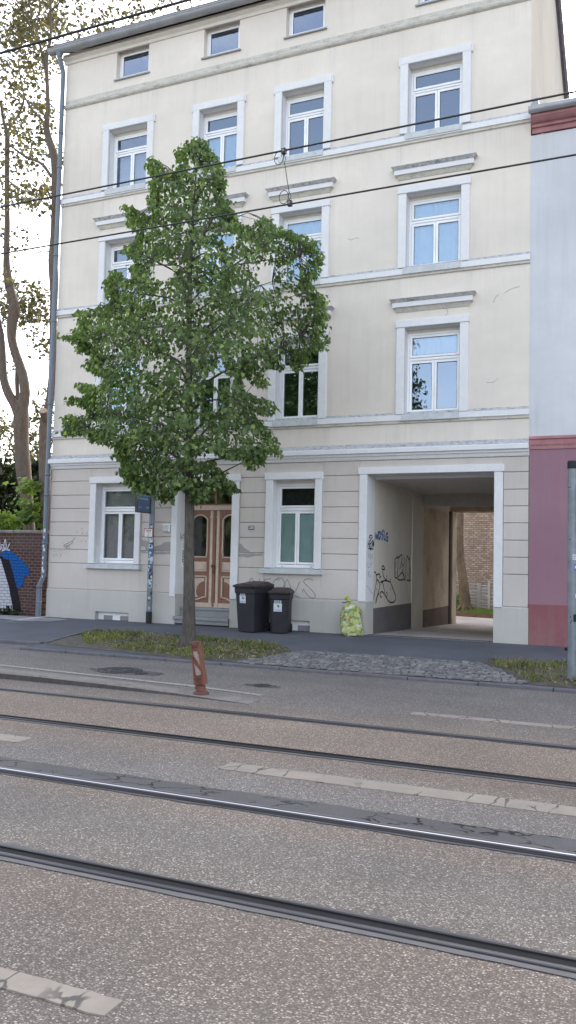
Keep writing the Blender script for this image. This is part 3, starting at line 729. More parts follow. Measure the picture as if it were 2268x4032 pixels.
# ------------------------------------------------------------------ lane divider kerb and beacon
def make_divider():
    t = thing('lane_divider', 'low concrete lane divider kerb running from the left to the leaning beacon', 'kerb', (-8, 9.3, 0))
    joints = [-4.38, -5.45, -6.5, -7.55, -8.6, -9.65, -10.7, -11.75, -12.8, -13.85, -14.9, -17, -19, -21]
    for b, a in zip(joints, joints[1:]):
        mb = MB(); hz = lambda x: min(.085, max(.006, (-4.38-x)*.031))
        p = .006; x0, x1 = a+p, b-p*.5; z0, z1 = hz(x0), hz(x1)
        Y0, Y1 = 9.12, 9.46
        if b > -4.5: Y0b, Y1b = 9.0, 9.36
        else: Y0b, Y1b = Y0, Y1
        prof = [(0, -.02), (.006, .78), (.02, .95), (.05, 1.0), (.30, 1.0), (.34, .7), (.34, -.02)]
        A = [(x0, Y0+c*(Y1-Y0)/.34, z0*d) for c, d in prof]; B = [(x1, Y0b+c*(Y1b-Y0b)/.34, z1*d) for c, d in prof]
        for i in range(len(prof)-1): mb.face([A[i], B[i], B[i+1], A[i+1]], 'kerbface' if i == 0 else 'concrete')
        mb.face(A, 'concrete'); mb.face(list(reversed(B)), 'concrete'); mb.build('kerb_unit', t)
make_divider()
def make_beacon():
    t = thing('guide_beacon', 'short leaning rusty orange guide beacon with a worn pale diagonal stripe', 'beacon', (-5.15, 9.24, .02))
    c = Vector((-5.15, 9.24, .024)); view = Vector((5.07, -9.24, 0)).normalized(); rot = Matrix.Rotation(math.radians(-24), 3, 'Z')
    n = rot @ view; s = Vector((-n.y, n.x, 0))    # n: front of the board, s: to the right as seen
    b = MB(); b.lathe(c, [(.10, 0), (.10, .022), (.088, .03), (.055, .034), (.05, .04)], 'beacondark', 22)
    b.obox(c+Vector((0, 0, .07)), s, n, Z3, .05, .035, .04, 'beacon', .9); b.obox(c+Vector((0, 0, .085))-s*.055, s, n, Z3, .012, .03, .03, 'beacondark'); b.build('base', t)
    lean = (Z3*1.0 - s*.155 + n*.02).normalized(); s2 = (s-lean*s.dot(lean)).normalized(); n2 = s2.cross(lean).normalized()
    if n2.dot(n) < 0: n2 = -n2
    o = c+Vector((0, 0, .12)); H = .53; W0, W1, T = .072, .048, .05
    def Q(u, v, w): return o+s2*(u*(W0+(W1-W0)*v))+lean*(H*v)+n2*w
    body = MB()
    P = [Q(-1, 0, -T), Q(1, 0, -T), Q(1, 0, T), Q(-1, 0, T), Q(-1, 1, -T*.8), Q(1, 1, -T*.8), Q(1, 1, T*.8), Q(-1, 1, T*.8)]
    body.hexa(P, 'beacon')
    def plate(uv, w, m, mb):
        F = [Q(u, v, T*(1-.2*v)+w) for u, v in uv]; mb.face(F, m)
        Bk = [Q(u, v, T*(1-.2*v)-.004) for u, v in uv]; k = len(uv)
        for i in range(k): mb.face([F[i], F[(i+1) % k], Bk[(i+1) % k], Bk[i]], m)
    fr = .014
    for uv in ([(-1, .03), (-.72, .03), (-.72, .97), (-1, .97)], [(.72, .03), (1, .03), (1, .97), (.72, .97)], [(-1, .92), (1, .92), (1, 1), (-1, 1)], [(-.72, .80), (.72, .80), (.72, .84), (-.72, .84)], [(-.72, .02), (.8, .02), (.8, .2), (-.6, .2)]):
        plate(uv, fr, 'beacon', body)
    for k in range(4): plate([(-.5+k*.3, .04), (-.36+k*.3, .04), (-.36+k*.3, .17), (-.5+k*.3, .17)], fr+.006, 'beacondark', body)
    plate([(-.5, .86), (.5, .86), (.5, .9), (-.5, .9)], .010, 'beacondark', body)
    body.build('board', t)
    st = MB(); plate([(-.66, .78), (.5, .79), (.5, .72), (.66, .62), (.62, .45), (-.05, .60), (-.66, .68)], .006, 'beaconwhite', st)
    plate([(-.62, .50), (-.35, .44), (.62, .30), (.62, .24), (-.15, .22), (-.5, .24)], .006, 'beaconwhite', st); st.build('reflective_stripe', t)
make_beacon()
# ------------------------------------------------------------------ apartment house
XL, XR = -13.90, -2.26
RV = .20                                      # depth of the window reveals
OPEN_X = [(-12.48, -11.35), (-9.90, -8.88), (-7.75, -6.72), (-4.80, -3.64)]
LV = {'first': (4.78, 6.62, .395), 'second': (7.89, 9.50, .315), 'third': (10.80, 12.33, .285)}
G_WIN = [(-12.49, -11.35), (-7.75, -6.75)]
ATTIC_X = [(-12.35, -11.40), (-9.85, -8.90), (-7.70, -6.75), (-4.62, -3.62)]
DOOR = (-10.19, -8.77, .36, 3.46)
GATE = (-5.57, -2.93, -.3, 3.545)
PASS_Z = 3.49
BACK = 25.40
def make_house():
    H = thing('apartment_house', 'cream four-storey apartment house with white window surrounds and an open gateway', 'house', (-8, D, .15))
    fa = lambda y: (lambda u, w: (u, y, w))
    # --- upper wall with its window openings
    holes = [(a, b, z0, z1) for z0, z1, _ in LV.values() for a, b in OPEN_X]+[(a, b, 13.63, 14.45) for a, b in ATTIC_X]
    mb = MB(); grid_holes(mb, XL, XR, 3.86, 14.62, holes, fa(D), 'wall')
    def reveal(h, m, y0=D, d=RV+.03):
        a, b, c, e = h; y1 = y0+d
        mb.face([(a, y0, c), (a, y1, c), (a, y1, e), (a, y0, e)], m); mb.face([(b, y0, e), (b, y1, e), (b, y1, c), (b, y0, c)], m)
        mb.face([(a, y0, e), (a, y1, e), (b, y1, e), (b, y0, e)], m); mb.face([(a, y0, c), (b, y0, c), (b, y1, c), (a, y1, c)], m)
    for h in holes: reveal(h, 'trim' if h[2] < 13 else 'wall')
    # side and back walls (the right gable shows above the neighbour)
    gx = XR-.004
    prof = [(D, -.2), (BACK, -.2), (BACK, 13.55), (20.3, 16.55), (D, 14.62)]
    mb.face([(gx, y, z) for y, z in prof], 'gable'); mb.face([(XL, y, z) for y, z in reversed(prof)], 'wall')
    bh = [(GATE[0], GATE[1], -.3, 3.24)]
    grid_holes(mb, XL, XR, -.2, 13.55, [(GATE[0], GATE[1]-.0, -.2, 3.24)], fa(BACK), 'wall')
    mb.build('wall', H)
    # --- ground floor wall behind the rustication joints
    mb = MB(); yj = D+.016
    gh = [(a, b, 1.53, 3.47) for a, b in G_WIN]+[(DOOR[0], DOOR[1], -.2, DOOR[3]), (GATE[0], GATE[1], -.2, GATE[3])]
    grid_holes(mb, XL, XR, .86, 3.86, gh, fa(yj), 'joint')
    for h in gh[:2]: reveal(h, 'trim', yj, RV+.014)
    # plaster courses, each block chamfered
    lv = [3.845, 3.535, 3.19, 2.86, 2.525, 2.185, 1.85, 1.515, .885]
    spans = [(-13.88, -12.68), (-11.19, -10.35), (-8.585, -7.95), (-6.59, -5.755), (-2.75, -2.27)]
    for a, b in spans:
        for t, bt in zip(lv, lv[1:]): mb.bev(a, b, D-.004, D+.015, bt+(.008 if bt > .9 else .004), t-.006, 'groundwall', .008)
    for a, b in ((-12.68, -11.19), (-10.35, -8.585), (-7.95, -6.59), (-5.755, -2.75)):
        mb.bev(a-.0, b+.0, D-.004, D+.015, 3.60, 3.836, 'groundwall', .004)
    for a, b in G_WIN:
        mb.bev(a-.19, b+.16, D-.004, D+.015, .889, 1.50, 'groundwall', .006)
    mb.build('rusticated_courses', H)
    # --- plinth with cellar openings
    mb = MB(); yp = D-.022
    ph = [(DOOR[0], DOOR[1], -.3, .9), (GATE[0], GATE[1], -.3, .9), (-12.42, -11.46, -.3, .37), (-7.32, -6.82, -.3, .40)]
    for a, b in ((XL, DOOR[0]), (DOOR[1], GATE[0]), (GATE[1], XR)):
        mb = MB(); grid_holes(mb, a, b, -.2, .86, [h for h in ph[2:] if a < h[0] < b], fa(yp), 'plinth')
        for h in ph[2:]:
            if a < h[0] < b: reveal((h[0], h[1], .0, h[3]), 'plinth', yp, .20)
        for e_ in (a, b):
            if e_ in (DOOR[0], DOOR[1], GATE[0], GATE[1]): mb.face([(e_, yp, -.2), (e_, yp, .86), (e_, D+.51, .86), (e_, D+.51, -.2)], 'plinth')
        mb.face([(a, yp, .86), (b, yp, .86), (b, D+.016, .885), (a, D+.016, .885)], 'plinth')
        mb.build('plinth', H)
    # --- main cornice, string courses, eaves moulding
    c = MB()
    pr = [(D+.01, 4.20), (D-.02, 4.185), (D-.135, 4.085), (D-.15, 4.07), (D-.15, 3.985), (D-.09, 3.975), (D-.085, 3.93), (D-.05, 3.925), (D-.035, 3.875), (D-.02, 3.85), (D+.01, 3.85)]
    c.prism_x(pr, XL-.02, XR+.0, 'trim', lambda i: 'ledge' if i in (0, 1) else 'trim'); c.build('cornice', H)
    for z in (4.60, 7.71, 10.60):
        s = MB(); q = 1-.05/D; zz = lambda v: 1.7+(v-1.7)*q
        top, up, lo, bt = zz(z+.25), zz(z+.185), zz(z+.07), zz(z)
        pr = [(D+.01, top), (D-.012, top-.004), (D-.055, up), (D-.058, lo), (D-.030, lo-.008), (D-.036, bt+.012), (D-.012, bt), (D+.01, bt)]
        xr = XR+.002
        s.prism_x(pr, XL, xr, 'trim', lambda i: 'ledge' if i in (0, 1) else ('ledge_soft' if i in (4, 5) else 'trim')); s.build('string_course', H)
    s = MB(); q = 1-.06/D; zz = lambda v: 1.7+(v-1.7)*q
    pr = [(D+.01, zz(13.42)), (D-.012, zz(13.41)), (D-.018, zz(13.31)), (D-.05, zz(13.285)), (D-.062, zz(13.25)), (D-.05, zz(13.205)), (D-.02, zz(13.18)), (D+.01, zz(13.17))]
    s.prism_x(pr, XL, XR+.002, 'ledge_soft', lambda i: 'ledge_soft'); s.build('string_course', H)
    s = MB(); s.prism_x([(D+.01, 14.60), (D-.10, 14.56), (D-.12, 14.45), (D-.05, 14.40), (D-.03, 14.34), (D+.01, 14.335)], XL-.05, XR, 'box'); s.build('eaves_moulding', H)
    # --- roof, gutter, downpipe
    r = MB(); xa, xb = XL-.12, XR+.06
    under = [(D-.34, 14.55), (20.3, 16.62), (BACK+.3, 13.45)]; th = .17
    top = [(y, z+th) for y, z in under]
    for (a, b) in ((0, 1), (1, 2)):
        r.face([(xa, *top[a]), (xb, *top[a]), (xb, *top[b]), (xa, *top[b])], 'tile'); r.face([(xa, *under[b]), (xb, *under[b]), (xb, *under[a]), (xa, *under[a])], 'tile')
        L = math.hypot(under[b][0]-under[a][0], under[b][1]-under[a][1]); n = int(L/.33)
        for k in range(n):            # verge tiles, each a short overlapping piece
            u, v = k/n, (k+.97)/n; lift = .02*(k % 2)
            p = [under[a][0]+(under[b][0]-under[a][0])*w for w in (u, v)]; z = [under[a][1]+(under[b][1]-under[a][1])*w for w in (u, v)]
            for X0, X1 in ((xb, xb+.06), (xa-.06, xa)):
                r.hexa([(X0, p[0], z[0]-.04), (X1, p[0], z[0]-.04), (X1, p[1], z[1]-.04), (X0, p[1], z[1]-.04), (X0, p[0], z[0]+th+.03+lift), (X1, p[0], z[0]+th+.03+lift), (X1, p[1], z[1]+th+.03), (X0, p[1], z[1]+th+.03)], 'tile')
    r.face([(xa, *under[0]), (xb, *under[0]), (xb, *top[0]), (xa, *top[0])], 'tile'); r.face([(xb, *under[2]), (xa, *under[2]), (xa, *top[2]), (xb, *top[2])], 'tile')
    r.build('roof', H)
    g = MB(); gy, gz_, gr = D-.27, 14.62, .115; seg = 12
    xs = [XL-.33]+[XL+.9*k for k in range(1, 13)]+[XR+.05]
    prev = None
    for x0, x1 in zip(xs, xs[1:]):
        for k in range(seg):
            a0, a1 = PI+PI*k/seg, PI+PI*(k+1)/seg
            g.add([(x0, gy+gr*math.cos(a0), gz_+gr*math.sin(a0)), (x1, gy+gr*math.cos(a0), gz_+gr*math.sin(a0)), (x1, gy+gr*math.cos(a1), gz_+gr*math.sin(a1)), (x0, gy+gr*math.cos(a1), gz_+gr*math.sin(a1))], [(0, 1, 2, 3)], 'zinc', True)
        for k in range(seg):        # bracket strap at each joint
            a0, a1 = PI+PI*k/seg, PI+PI*(k+1)/seg; rr = gr+.006
            g.add([(x1-.02, gy+rr*math.cos(a0), gz_+rr*math.sin(a0)), (x1+.02, gy+rr*math.cos(a0), gz_+rr*math.sin(a0)), (x1+.02, gy+rr*math.cos(a1), gz_+rr*math.sin(a1)), (x1-.02, gy+rr*math.cos(a1), gz_+rr*math.sin(a1))], [(0, 1, 2, 3)], 'zinc', True)
    g.tube([(xs[0], gy-gr, gz_), (xs[-1], gy-gr, gz_)], .014, 'zinc', 6)
    g.face([(xs[0], gy+gr*math.cos(PI+PI*k/seg), gz_+gr*math.sin(PI+PI*k/seg)) for k in range(seg+1)], 'zinc'); g.build('gutter', H)
    d = MB(); pr_ = .058
    path = [(-13.93, gy, 14.52), (-13.93, gy, 14.42), (-13.93, D-.14, 14.20), (-13.93, D-.10, 14.08), (-13.935, D-.10, 8), (-13.945, D-.10, 1.30), (-13.955, D-.105, 1.15), (-14.02, D-.15, .95), (-14.03, D-.15, .8), (-14.03, D-.15, .28), (-14.02, D-.16, .12)]
    d.tube(path, pr_, 'zincpipe', 12, False); d.lathe((-13.93, gy, 14.40), [(.06, 0), (.095, .14)], 'zincpipe', 14)
    d.tube([(-14.03, D-.15, .86), (-14.03, D-.15, .12)], .068, 'zincpipe', 12)
    for z, x, y in ((12.5, -13.93, D-.10), (11.6, -13.932, D-.1), (9.3, -13.935, D-.1), (7.6, -13.94, D-.10), (5.5, -13.94, D-.1), (3.71, -13.94, D-.10), (3.2, -13.94, D-.10), (2.0, -13.945, D-.10), (.92, -14.03, D-.15), (.53, -14.03, D-.15)):
        d.lathe((x, y, z), [(.060, -.03), (.071, -.025), (.071, .025), (.060, .03)], 'zincpipe', 14)
    dp = d.build('downpipe', H)
    st = MB(); rr = random.Random(2)       # torn stickers on the lower pipe
    for z, m, dx in ((2.31, 'sticker', .0), (2.14, 'sticker', -.01), (2.07, 'stickerblue', -.01), (1.92, 'sticker', -.03), (1.83, 'sticker', .01), (1.63, 'sticker', -.03), (1.5, 'sticker', -.04), (1.36, 'sticker', -.035), (1.30, 'sticker', .0), (1.16, 'sticker', -.03)):
        st = MB(); wrap(st, (-13.945, D-.10), .0595, math.radians(-68)+dx*12, .5+rr.uniform(0, .4), z, rr.uniform(.05, .09), m); st.build('sticker', dp)
    # --- gate and door surrounds, window by window below
    def strip(mb, a, b, z0, z1, p, m='trim', y1=D+.012): mb.bev(a, b, D-p, y1, z0, z1, m, .008)
    s = MB(); strip(s, -5.745, -5.57, .865, 3.55, .045); strip(s, -2.93, -2.76, .865, 3.55, .045); strip(s, -5.775, -2.735, 3.55, 3.70, .062)
    # painted jamb and soffit of the gateway
    s.face([(-5.571, D-.04, .86), (-5.571, D+.51, .86), (-5.571, D+.51, 3.55), (-5.571, D-.04, 3.55)], 'trim')
    s.face([(-2.929, D-.04, 3.55), (-2.929, D+.51, 3.55), (-2.929, D+.51, .86), (-2.929, D-.04, .86)], 'trim')
    s.face([(-5.57, D-.04, 3.549), (-5.57, D+.51, 3.549), (-2.93, D+.51, 3.549), (-2.93, D-.04, 3.549)], 'trim')
    s.face([(-5.57, D+.511, 3.49), (-2.93, D+.511, 3.49), (-2.93, D+.511, 3.549), (-5.57, D+.511, 3.549)], 'trim')
    s.build('gate_surround', H)
    s = MB(); strip(s, -10.345, -10.19, .80, 3.46, .05); strip(s, -8.77, -8.595, .80, 3.46, .05); strip(s, -10.37, -8.57, 3.46, 3.62, .066)
    for x in (DOOR[0]+.001, DOOR[1]-.001): s.face([(x, D-.04, .86), (x, D+.52, .86), (x, D+.52, 3.46), (x, D-.04, 3.46)], 'trim')
    s.face([(DOOR[0], D-.04, 3.459), (DOOR[0], D+.52, 3.459), (DOOR[1], D+.52, 3.459), (DOOR[1], D-.04, 3.459)], 'trim')
    s.build('door_surround', H)
    # --- passage
    p = MB(); X0, X1 = GATE[0], GATE[1]
    fl = lambda y: .17-(y-D)*.031
    y0, y1, y2, y3 = D+.50, 20.53, 21.62, 24.62
    for X, sgn in ((X0, 1), (X1, -1)):
        p.face([(X, y0, -.3), (X, BACK, -.3), (X, BACK, 3.5), (X, y0, 3.5)], 'passwall')
    p.box(X0, X0+.014, y0+.02, y1, -.2, .705, 'passplinth'); p.box(X0, X0+.02, y1, y2, -.2, 3.489, 'passwall')
    p.box(X0, X0+.014, y2, y3, -.2, .47, 'passplinth2')
    p.box(X0, X0+.012, y2+.001, y3, .472, 3.18, 'ochre_wall')
    p.box(X0, X0+.05, y3+.03, y3+.22, -.2, 3.24, 'darkwood'); p.box(X0, X0+.07, y3+.22, BACK, -.2, 3.24, 'ochre_wall')
    p.face([(X0, y0, PASS_Z), (X0, y2, PASS_Z), (X1, y2, PASS_Z), (X1, y0, PASS_Z)], 'ceiling')
    p.face([(X0, y2, 3.19), (X1, y2, 3.19), (X1, y2, PASS_Z), (X0, y2, PASS_Z)], 'ceiling')
    p.face([(X0, y2, 3.19), (X0, y2+.3, 3.19), (X1, y2+.3, 3.19), (X1, y2, 3.19)], 'ceiling'); p.face([(X0, y2+.3, 3.40), (X0, y3+.22, 3.40), (X1, y3+.22, 3.40), (X1, y2+.3, 3.40)], 'ceiling')
    p.face([(X0, y3+.22, 3.24), (X1, y3+.22, 3.24), (X1, y3+.22, 3.4), (X0, y3+.22, 3.4)], 'ochre_wall'); p.face([(X0, y3+.22, 3.24), (X0, BACK, 3.24), (X1, BACK, 3.24), (X1, y3+.22, 3.24)], 'ochre_wall')
    p.build('gateway_passage', H)
    tp = lambda q: (X0+.004, q.x, q.y)
    def tag_on(name, strokes, w, m, f):
        mb = MB()
        for q in strokes: mb.stroke(q, w, m, f)
        return mb.build(name, H)
    tag_on('blue_graffiti', [[(17.50, 2.35), (17.57, 2.20), (17.64, 2.31), (17.70, 2.20), (17.74, 2.38)], [(17.80, 2.38), (17.79, 2.19)], [(17.80, 2.38), (17.95, 2.30), (17.79, 2.19)], [(18.12, 2.42), (17.99, 2.36), (18.09, 2.28), (17.99, 2.19)], [(18.17, 2.40), (18.18, 2.21), (18.27, 2.22)], [(18.46, 2.37), (18.32, 2.32), (18.34, 2.21), (18.45, 2.18), (18.45, 2.27), (18.38, 2.27)]], .05, 'spray_blue', tp)
    tag_on('black_graffiti', [[(17.48, 1.48), (17.6, 1.47), (17.69, 1.34), (17.92, 1.2), (17.78, 1.02), (17.63, .8), (17.68, .93), (17.84, 1.0), (17.78, 1.02)], [(17.69, 1.34), (17.50, .97), (17.49, .88)], [(17.65, 1.42), (17.87, 1.44), (17.89, 1.36), (17.98, 1.39)], [(17.95, 1.26), (18.35, 1.29), (18.7, 1.25)], [(18.1, 1.5), (18.16, 1.4), (18.37, 1.3), (18.44, 1.41)], [(17.95, 1.26), (18.13, 1.23), (18.29, 1.0)], [(18.72, 1.35), (18.72, 1.25), (19.03, 1.02), (19.16, .9), (19.08, .8), (18.8, .78), (18.57, .83), (18.3, .97), (18.07, 1.05), (17.93, 1.0), (17.97, .94), (18.07, .93)], [(18.27, 1.55), (18.15, 1.62), (18.04, 1.59), (18.08, 1.54), (18.27, 1.54)], [(18.41, 1.03), (18.48, .98), (18.41, .91), (18.33, .95)], [(18.72, 1.12), (18.72, 1.07)], [(17.7, 1.13), (17.7, 1.09)],
        ], .036, 'spray_black', tp)
    tag_on('black_graffiti', [[(19.28, 1.33), (19.09, 1.36), (19.05, 1.42), (19.05, 1.75), (19.24, 1.82), (19.32, 1.8), (19.3, 1.36), (19.51, 1.29), (19.77, 1.31), (19.72, 1.47), (19.34, 1.36)], [(19.12, 1.72), (19.10, 1.55)], [(19.14, 1.5), (19.12, 1.4)], [(19.32, 1.8), (19.61, 1.89), (19.66, 1.78), (19.46, 1.54)], [(19.62, 1.71), (19.75, 1.59), (19.71, 1.48)], [(19.83, 1.84), (19.88, 1.71), (19.79, 1.62)], [(19.77, 1.31), (19.94, 1.28), (19.85, 1.4), (19.72, 1.46)], [(19.98, 1.29), (20.05, 1.8), (20.18, 1.85), (20.25, 1.77), (20.36, 1.81), (20.34, 1.37), (20.46, 1.26), (20.12, 1.28)], [(20.2, 1.45), (20.2, 1.38)], [(20.37, 1.59), (20.43, 1.41)]], .036, 'spray_black', tp)
    tj = lambda q: (X0+.003, q.x, q.y)
    tag_on('jamb_graffiti', [[(17.02, 2.0), (17.04, 2.16)], [(17.03, 2.08), (17.13, 2.08)], [(17.13, 2.17), (17.11, 2.0)], [(17.24, 2.17), (17.18, 2.16), (17.18, 2.0), (17.25, 2.01)], [(17.18, 2.09), (17.23, 2.09)], [(17.33, 2.16), (17.27, 2.12), (17.33, 2.07), (17.27, 2.02)], [(17.37, 2.01), (17.36, 2.17), (17.43, 2.03), (17.43, 2.19)], [(17.06, 1.98), (17.40, 1.98)], [(17.2, 1.955), (17.24, 1.955)], [(17.2, 2.21), (17.11, 2.22), (17.15, 2.26), (17.25, 2.27), (17.32, 2.23), (17.24, 2.19)]], .032, 'spray_black', tj)
    tag_on('faded_graffiti', [[(17.05, 1.9), (17.1, 1.78), (17.16, 1.9)], [(17.2, 1.88), (17.22, 1.76), (17.3, 1.86)], [(17.34, 1.88), (17.36, 1.76)], [(17.05, 1.7), (17.06, 1.58), (17.14, 1.6)], [(17.22, 1.68), (17.26, 1.58)], [(17.3, 1.7), (17.22, 1.6)], [(17.07, 1.5), (17.08, 1.38)], [(17.18, 1.5), (17.08, 1.44), (17.2, 1.38)], [(17.27, 1.45), (17.28, 1.34)], [(17.02, 1.2), (17.40, 1.02)]], .014, 'marker', tj)
    tf = lambda q: (q.x, D-.0085, q.y)
    tag_on('marker_graffiti', [[(-8.34, 1.13), (-8.245, 1.285), (-8.15, 1.13)], [(-8.32, 1.2), (-8.15, 1.205)], [(-8.04, 1.285), (-8.075, 1.13)], [(-7.97, 1.12), (-7.92, 1.255), (-7.77, 1.285)], [(-7.96, 1.2), (-7.82, 1.215)], [(-7.66, 1.27), (-7.73, 1.18), (-7.735, 1.1), (-7.69, 1.04), (-7.58, 1.0), (-7.49, 1.06), (-7.45, 1.16), (-7.47, 1.26), (-7.55, 1.31), (-7.66, 1.27), (-7.56, 1.265)], [(-7.45, 1.03), (-7.38, 1.28), (-7.22, .99), (-7.08, 1.25)], [(-7.29, .95), (-7.09, .91)], [(-6.77, 1.28), (-6.85, 1.31), (-6.95, 1.29), (-6.99, 1.25), (-6.93, 1.18), (-6.78, 1.05), (-6.71, .96), (-6.74, .905), (-6.81, .905), (-6.9, .96), (-6.99, 1.08), (-7.01, 1.01)]], .017, 'marker', tf)
    tag_on('doodle_graffiti', [[(-13.42, 1.90), (-13.43, 1.96), (-13.34, 1.99), (-13.20, 2.05), (-13.16, 2.02), (-13.30, 1.95), (-13.42, 1.93)], [(-13.37, 1.94), (-13.36, 1.86)], [(-13.29, 1.95), (-13.25, 1.87)], [(-13.33, 1.94), (-13.33, 1.87)], [(-13.18, 2.07), (-13.08, 2.15)], [(-13.06, 2.26), (-13.04, 2.30)], [(-12.92, 2.35), (-12.90, 2.38)], [(-12.9, 2.24), (-12.87, 2.27)], [(-12.76, 2.24), (-12.74, 2.27)], [(-12.92, 2.05), (-12.89, 2.07)], [(-12.8, 2.05), (-12.77, 2.07)], [(-13.47, 2.0), (-13.46, 2.02)]], .016, 'marker', tf)
    tag_on('faint_graffiti', [[(-13.75, 1.74), (-13.72, 1.66), (-13.66, 1.76), (-13.62, 1.66)], [(-13.58, 1.76), (-13.5, 1.68)], [(-13.48, 1.78), (-13.55, 1.62)], [(-13.75, 1.8), (-13.5, 1.82)], [(-10.75, 1.03), (-10.7, 1.06)]], .012, 'marker_faint', tf)
    # bare mortar where the plaster fell off
    def patch(poly):
        mb = MB(); q = []
        for (a, b) in zip(poly, poly[1:]+poly[:1]):
            n = max(1, int(math.hypot(b[0]-a[0], b[1]-a[1])/.05))
            for k in range(n):
                t = k/n; j = .008 if n > 2 else 0
                q.append((a[0]+(b[0]-a[0])*t+random.uniform(-j, j), a[1]+(b[1]-a[1])*t+random.uniform(-j, j)))
        mb.face([(x, D-.0072, z) for x, z in q], 'bare')
        for a, b in zip(q, q[1:]+q[:1]): mb.face([(a[0], D-.0072, a[1]), (b[0], D-.0072, b[1]), (b[0], D, b[1]), (a[0], D, a[1])], 'bare')
        mb.build('bare_mortar_patch', H)
    for nm_, q in enumerate(([(-6.12, 8.72), (-6.03, 8.68), (-5.95, 8.71), (-5.86, 8.69)], [(-2.98, 6.98), (-2.92, 7.10), (-2.87, 7.13)], [(-2.76, 7.15), (-2.62, 7.22), (-2.46, 7.25)], [(-3.10, 5.36), (-2.98, 5.35), (-2.88, 5.42)], [(-3.94, 6.80), (-3.90, 6.87), (-3.93, 6.95)])):
        mb = MB(); mb.stroke(q, .011, 'joint', lambda p: (p.x, D-.0185 if p.x < -3.8 and p.x > -4.2 else D-.003, p.y)); mb.build('plaster_crack', H)
    patch([(-11.18, 2.10), (-11.02, 2.09), (-10.97, 2.06), (-10.99, 1.9), (-10.85, 1.94), (-10.70, 1.98), (-10.62, 2.0), (-10.55, 2.05), (-10.36, 2.07), (-10.36, 1.865), (-11.05, 1.865), (-11.07, 1.95), (-11.18, 1.96)])
    patch([(-11.18, 1.835), (-10.36, 1.835), (-10.36, 1.78), (-10.8, 1.775), (-11.12, 1.79)])
    patch([(-8.575, 2.06), (-8.52, 2.04), (-8.46, 1.97), (-8.38, 1.92), (-8.30, 1.89), (-8.32, 1.865), (-8.575, 1.865)]); patch([(-8.575, 1.835), (-7.98, 1.835), (-8.0, 1.79), (-8.2, 1.775), (-8.35, 1.745), (-8.575, 1.76)])
    # --- windows
    for name, (z0, z1, up) in LV.items():
        for i, (a, b) in enumerate(OPEN_X):
            w = make_window(H, a, b, z0, z1, up, 'glass')
            sl, sr = a-.175, b+.175
            s = MB()
            if name == 'third':
                strip(s, sl, a, z0+.01, z1, .062); strip(s, b, sr, z0+.01, z1, .062); strip(s, sl, sr, z1, z1+.155, .0635); strip(s, sl-.035, sl-.001, z1-.02, z1+.156, .058); strip(s, sr+.001, sr+.035, z1-.02, z1+.156, .058)
            else:
                strip(s, sl, a, z0+.01, z1, .062); strip(s, b, sr, z0+.01, z1, .062); strip(s, sl-.02, sr+.02, z1, z1+.155, .078)
            s.build('window_surround', w)
            s = MB(); s.prism_x([(D+RV+.02, z0+.012), (D+RV+.02, z0-.02), (D+.0, z0-.13), (D-.078, z0-.13), (D-.078, z0-.006)], a-.05, b+.0, 'sillstone'); s.build('sill', w)
            if name != 'third':
                s = MB(); q = 1-.13/D; zz = lambda v: 1.7+(v-1.7)*q
                base = z1+.155
                strip(s, sl+.01, sr-.01, base+.002, base+.26, .014, 'wall')
                za, zb, zc, zd = zz(base+.22), zz(base+.315), zz(base+.415), zz(base+.515)
                def tb(x0, x1, p0, p1, zl, zh, m, e0, e1):
                    s.hexa([(x0-e0, D-p0, zl), (x1+e0, D-p0, zl), (x1+e0, D+.01, zl), (x0-e0, D+.01, zl), (x0-e1, D-p1, zh), (x1+e1, D-p1, zh), (x1+e1, D+.01, zh), (x0-e1, D+.01, zh)], m)
                tb(sl, sr, .03, .075, za, zb, 'ledge_soft', .0, .05); tb(sl, sr, .105, .108, zb, zc, 'trim', .085, .087); tb(sl, sr, .115, .165, zc, zd-.03, 'ledge', .10, .15); tb(sl, sr, .165, .06, zd-.03, zd, 'ledge', .15, .05)
                s.build('window_hood', w)
            if (name, i) in (('second', 2), ('second', 3)): drape(w, a, b, z0, z1, 'curtain')
            if (name, i) == ('second', 1): drape(w, a, b, z0, z1, 'curtain')
            if (name, i) == ('third', 1): drape(w, a, b, z0, z0+(z1-z0)*.66, 'curtain')
            if (name, i) == ('third', 0): blinds(w, a, b, z0, z0+(z1-z0)*.62)
            if (name, i) == ('first', 0): drape(w, a, b, z0, z1, 'curtain')
            if (name, i) in (('first', 3),): drape(w, a, b, z0+(z1-z0)*.62, z1, 'blind')
